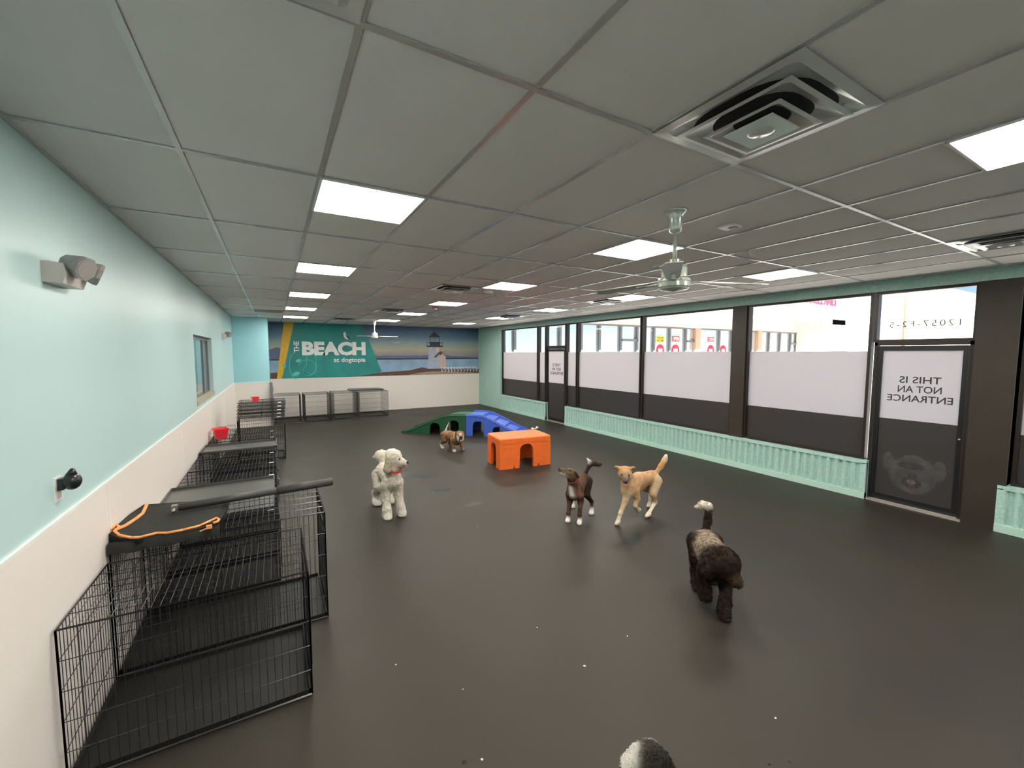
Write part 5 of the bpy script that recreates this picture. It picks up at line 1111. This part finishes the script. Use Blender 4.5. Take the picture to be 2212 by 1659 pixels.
MB().box(7.35, 37.4, FY + 0.10, FY + 0.14, 0.3, 3.5).build('storefront_glass', M['sfglass'], wg, OW)
MB().box(7.35, 37.4, FY - 0.02, FY + 0.1, -0.1, 0.3).box(7.35, 37.4, FY - 0.02, FY + 0.1, 3.48, 3.56).build('storefront_rail', M['sfframe'], wg, OW)
for x in (9.8, 12.41, 13.76, 14.98, 16.5, 17.75, 19.1, 20.44, 21.87, 25.17, 26.52, 28.48, 30.95, 32.38, 33.81, 34.96, 36.08, 37.35):
    MB().box(x - 0.06, x + 0.06, FY - 0.03, FY + 0.1, 0.3, 3.5).build('mullion', M['sfframe'], wg, OW)
for x in (22.9, 29.6, 9.0): MB().box(x - 0.25, x + 0.2, FY - 0.12, FY + 0.1, -0.1, 3.55).build('pier', M['soffit'], wg, OW)
for x0, x1 in ((16.5, 17.75), (21.87, 22.7), (33.81, 34.96)): MB().box(x0, x1, FY - 0.03, FY + 0.1, 2.68, 2.80).build('door_head', M['sfframe'], wg, OW)
cab = MB().prism(rrect(34.7, 36.9, -0.1, 3.5, 0.25), lambda a, b, h: (a, 14.42 + h, b), 0.1).build('door_surround', mat('grey_surround', (0.16, 0.16, 0.175, 1), 0.6, var=(2, 0.05)), wg, OW)
MB().box(35.4, 36.25, 14.38, 14.45, -0.1, 3.4).build('dark_doorway', M['sfframe'], wg, OW)
vw = MB()
for k in range(4): vw.box(49.4 + k * 1.66, 50.9 + k * 1.66, 14.44, 14.5, 3.58, 4.12)
vw.build('high_window_band', M['sfframe'], wg, OW)
MB().box(44.8, 46.3, 14.2, 14.5, -0.1, 4.15).build('brick_patch', M['soffit'], wg, OW)
vs, fs = text_mesh('ANGEL NAILS', 1.0, 0.02, 'LEFT', 0.02)                     # lower edge of a red shop sign, the rest hidden by the window head
xs = [v.x for v in vs]; a, b_ = min(xs), max(xs)
sg = tag(MB().add([(30.9 + (v.x - a) / (b_ - a) * 4.0, 14.45 - v.z, 5.36 + v.y * 1.0) for v in vs], fs).build('shop_sign', M['signred'], None, (32.9, 14.45, 5.3)), 'red shop lettering high on the white fascia, its lower edge showing', 'sign')
def plate_sign(label, x0, x1, z0, z1, m, body=None, mt=None, arch=False):
    y = FY + 0.085; t = thing('window_sign', label, 'sign', ((x0 + x1) / 2, y, z0), 0, 'signs in the storefront glass'); O_ = ((x0 + x1) / 2, y, z0)
    if arch:
        P = [(x0, z0)] + [((x0 + x1) / 2 - (x1 - x0) / 2 * math.cos(PI * k / 12), z1 - (x1 - x0) / 2 + (x1 - x0) / 2 * math.sin(PI * k / 12)) for k in range(13)] + [(x1, z0)]
        MB().prism(P, lambda a, b, h: (a, y + h, b), 0.01).build('board', m, t, O_); 
        MB().box(x0 + 0.15, x1 - 0.15, y - 0.004, y, z0, z1 - 0.25).build('panel', M['signwhite'], t, O_)
    else:
        MB().box(x0, x1, y, y + 0.01, z0, z1).build('board', m, t, O_)
    if body:
        vs, fs = text_mesh(body, 0.2, 0.002, 'CENTER', 0.004); xs = [v.x for v in vs]; zs = [v.y for v in vs]; w_ = max(xs) - min(xs); h_ = max(zs) - min(zs)
        sx, sz = (x1 - x0) * 0.84 / w_, (z1 - z0) * 0.7 / h_; cx, cz_ = (max(xs) + min(xs)) / 2, (max(zs) + min(zs)) / 2
        MB().add([((x0 + x1) / 2 + (v.x - cx) * sx, y - 0.003 - v.z, (z0 + z1) / 2 + (v.y - cz_) * sz) for v in vs], fs).build('lettering', mt, t, O_)
    return t
plate_sign('yellow sign with black lettering in the storefront glass outside', 19.36, 20.03, 2.64, 3.03, M['yellow'], 'WALK-INS\nWELCOME', M['ink'])
plate_sign('red rounded sign in the storefront glass right of the yellow sign', 20.73, 21.39, 2.72, 3.04, M['signred'], 'OPEN', M['signwhite'])
plate_sign('small white and red sign in the storefront glass beyond the tan pier', 24.1, 24.73, 2.76, 3.05, M['signred'], 'OPEN', M['signwhite'])
for k, (x0, x1, lab) in enumerate(((19.4, 20.05, 'red arched poster below the yellow sign outside'), (20.71, 21.4, 'red arched poster below the red rounded sign outside'), (24.1, 24.75, 'red arched poster below the white and red sign outside'), (25.4, 26.03, 'rightmost red arched poster in the storefront glass outside'))):
    plate_sign(lab, x0, x1, 1.6, 2.54, M['signred'], arch=True)
lpz = thing('light_pole', 'tall brown pole standing before the white building, seen above the door', 'pole', (30.6, 9.35, -0.14))
MB().bar((0, 0, 0), (0, 0, 12), 0.07, 10).build('pole', M['polebrown'], lpz); MB().box(-0.25, 0.25, -0.25, 0.25, 0, 0.6).build('base', M['walk'], lpz)
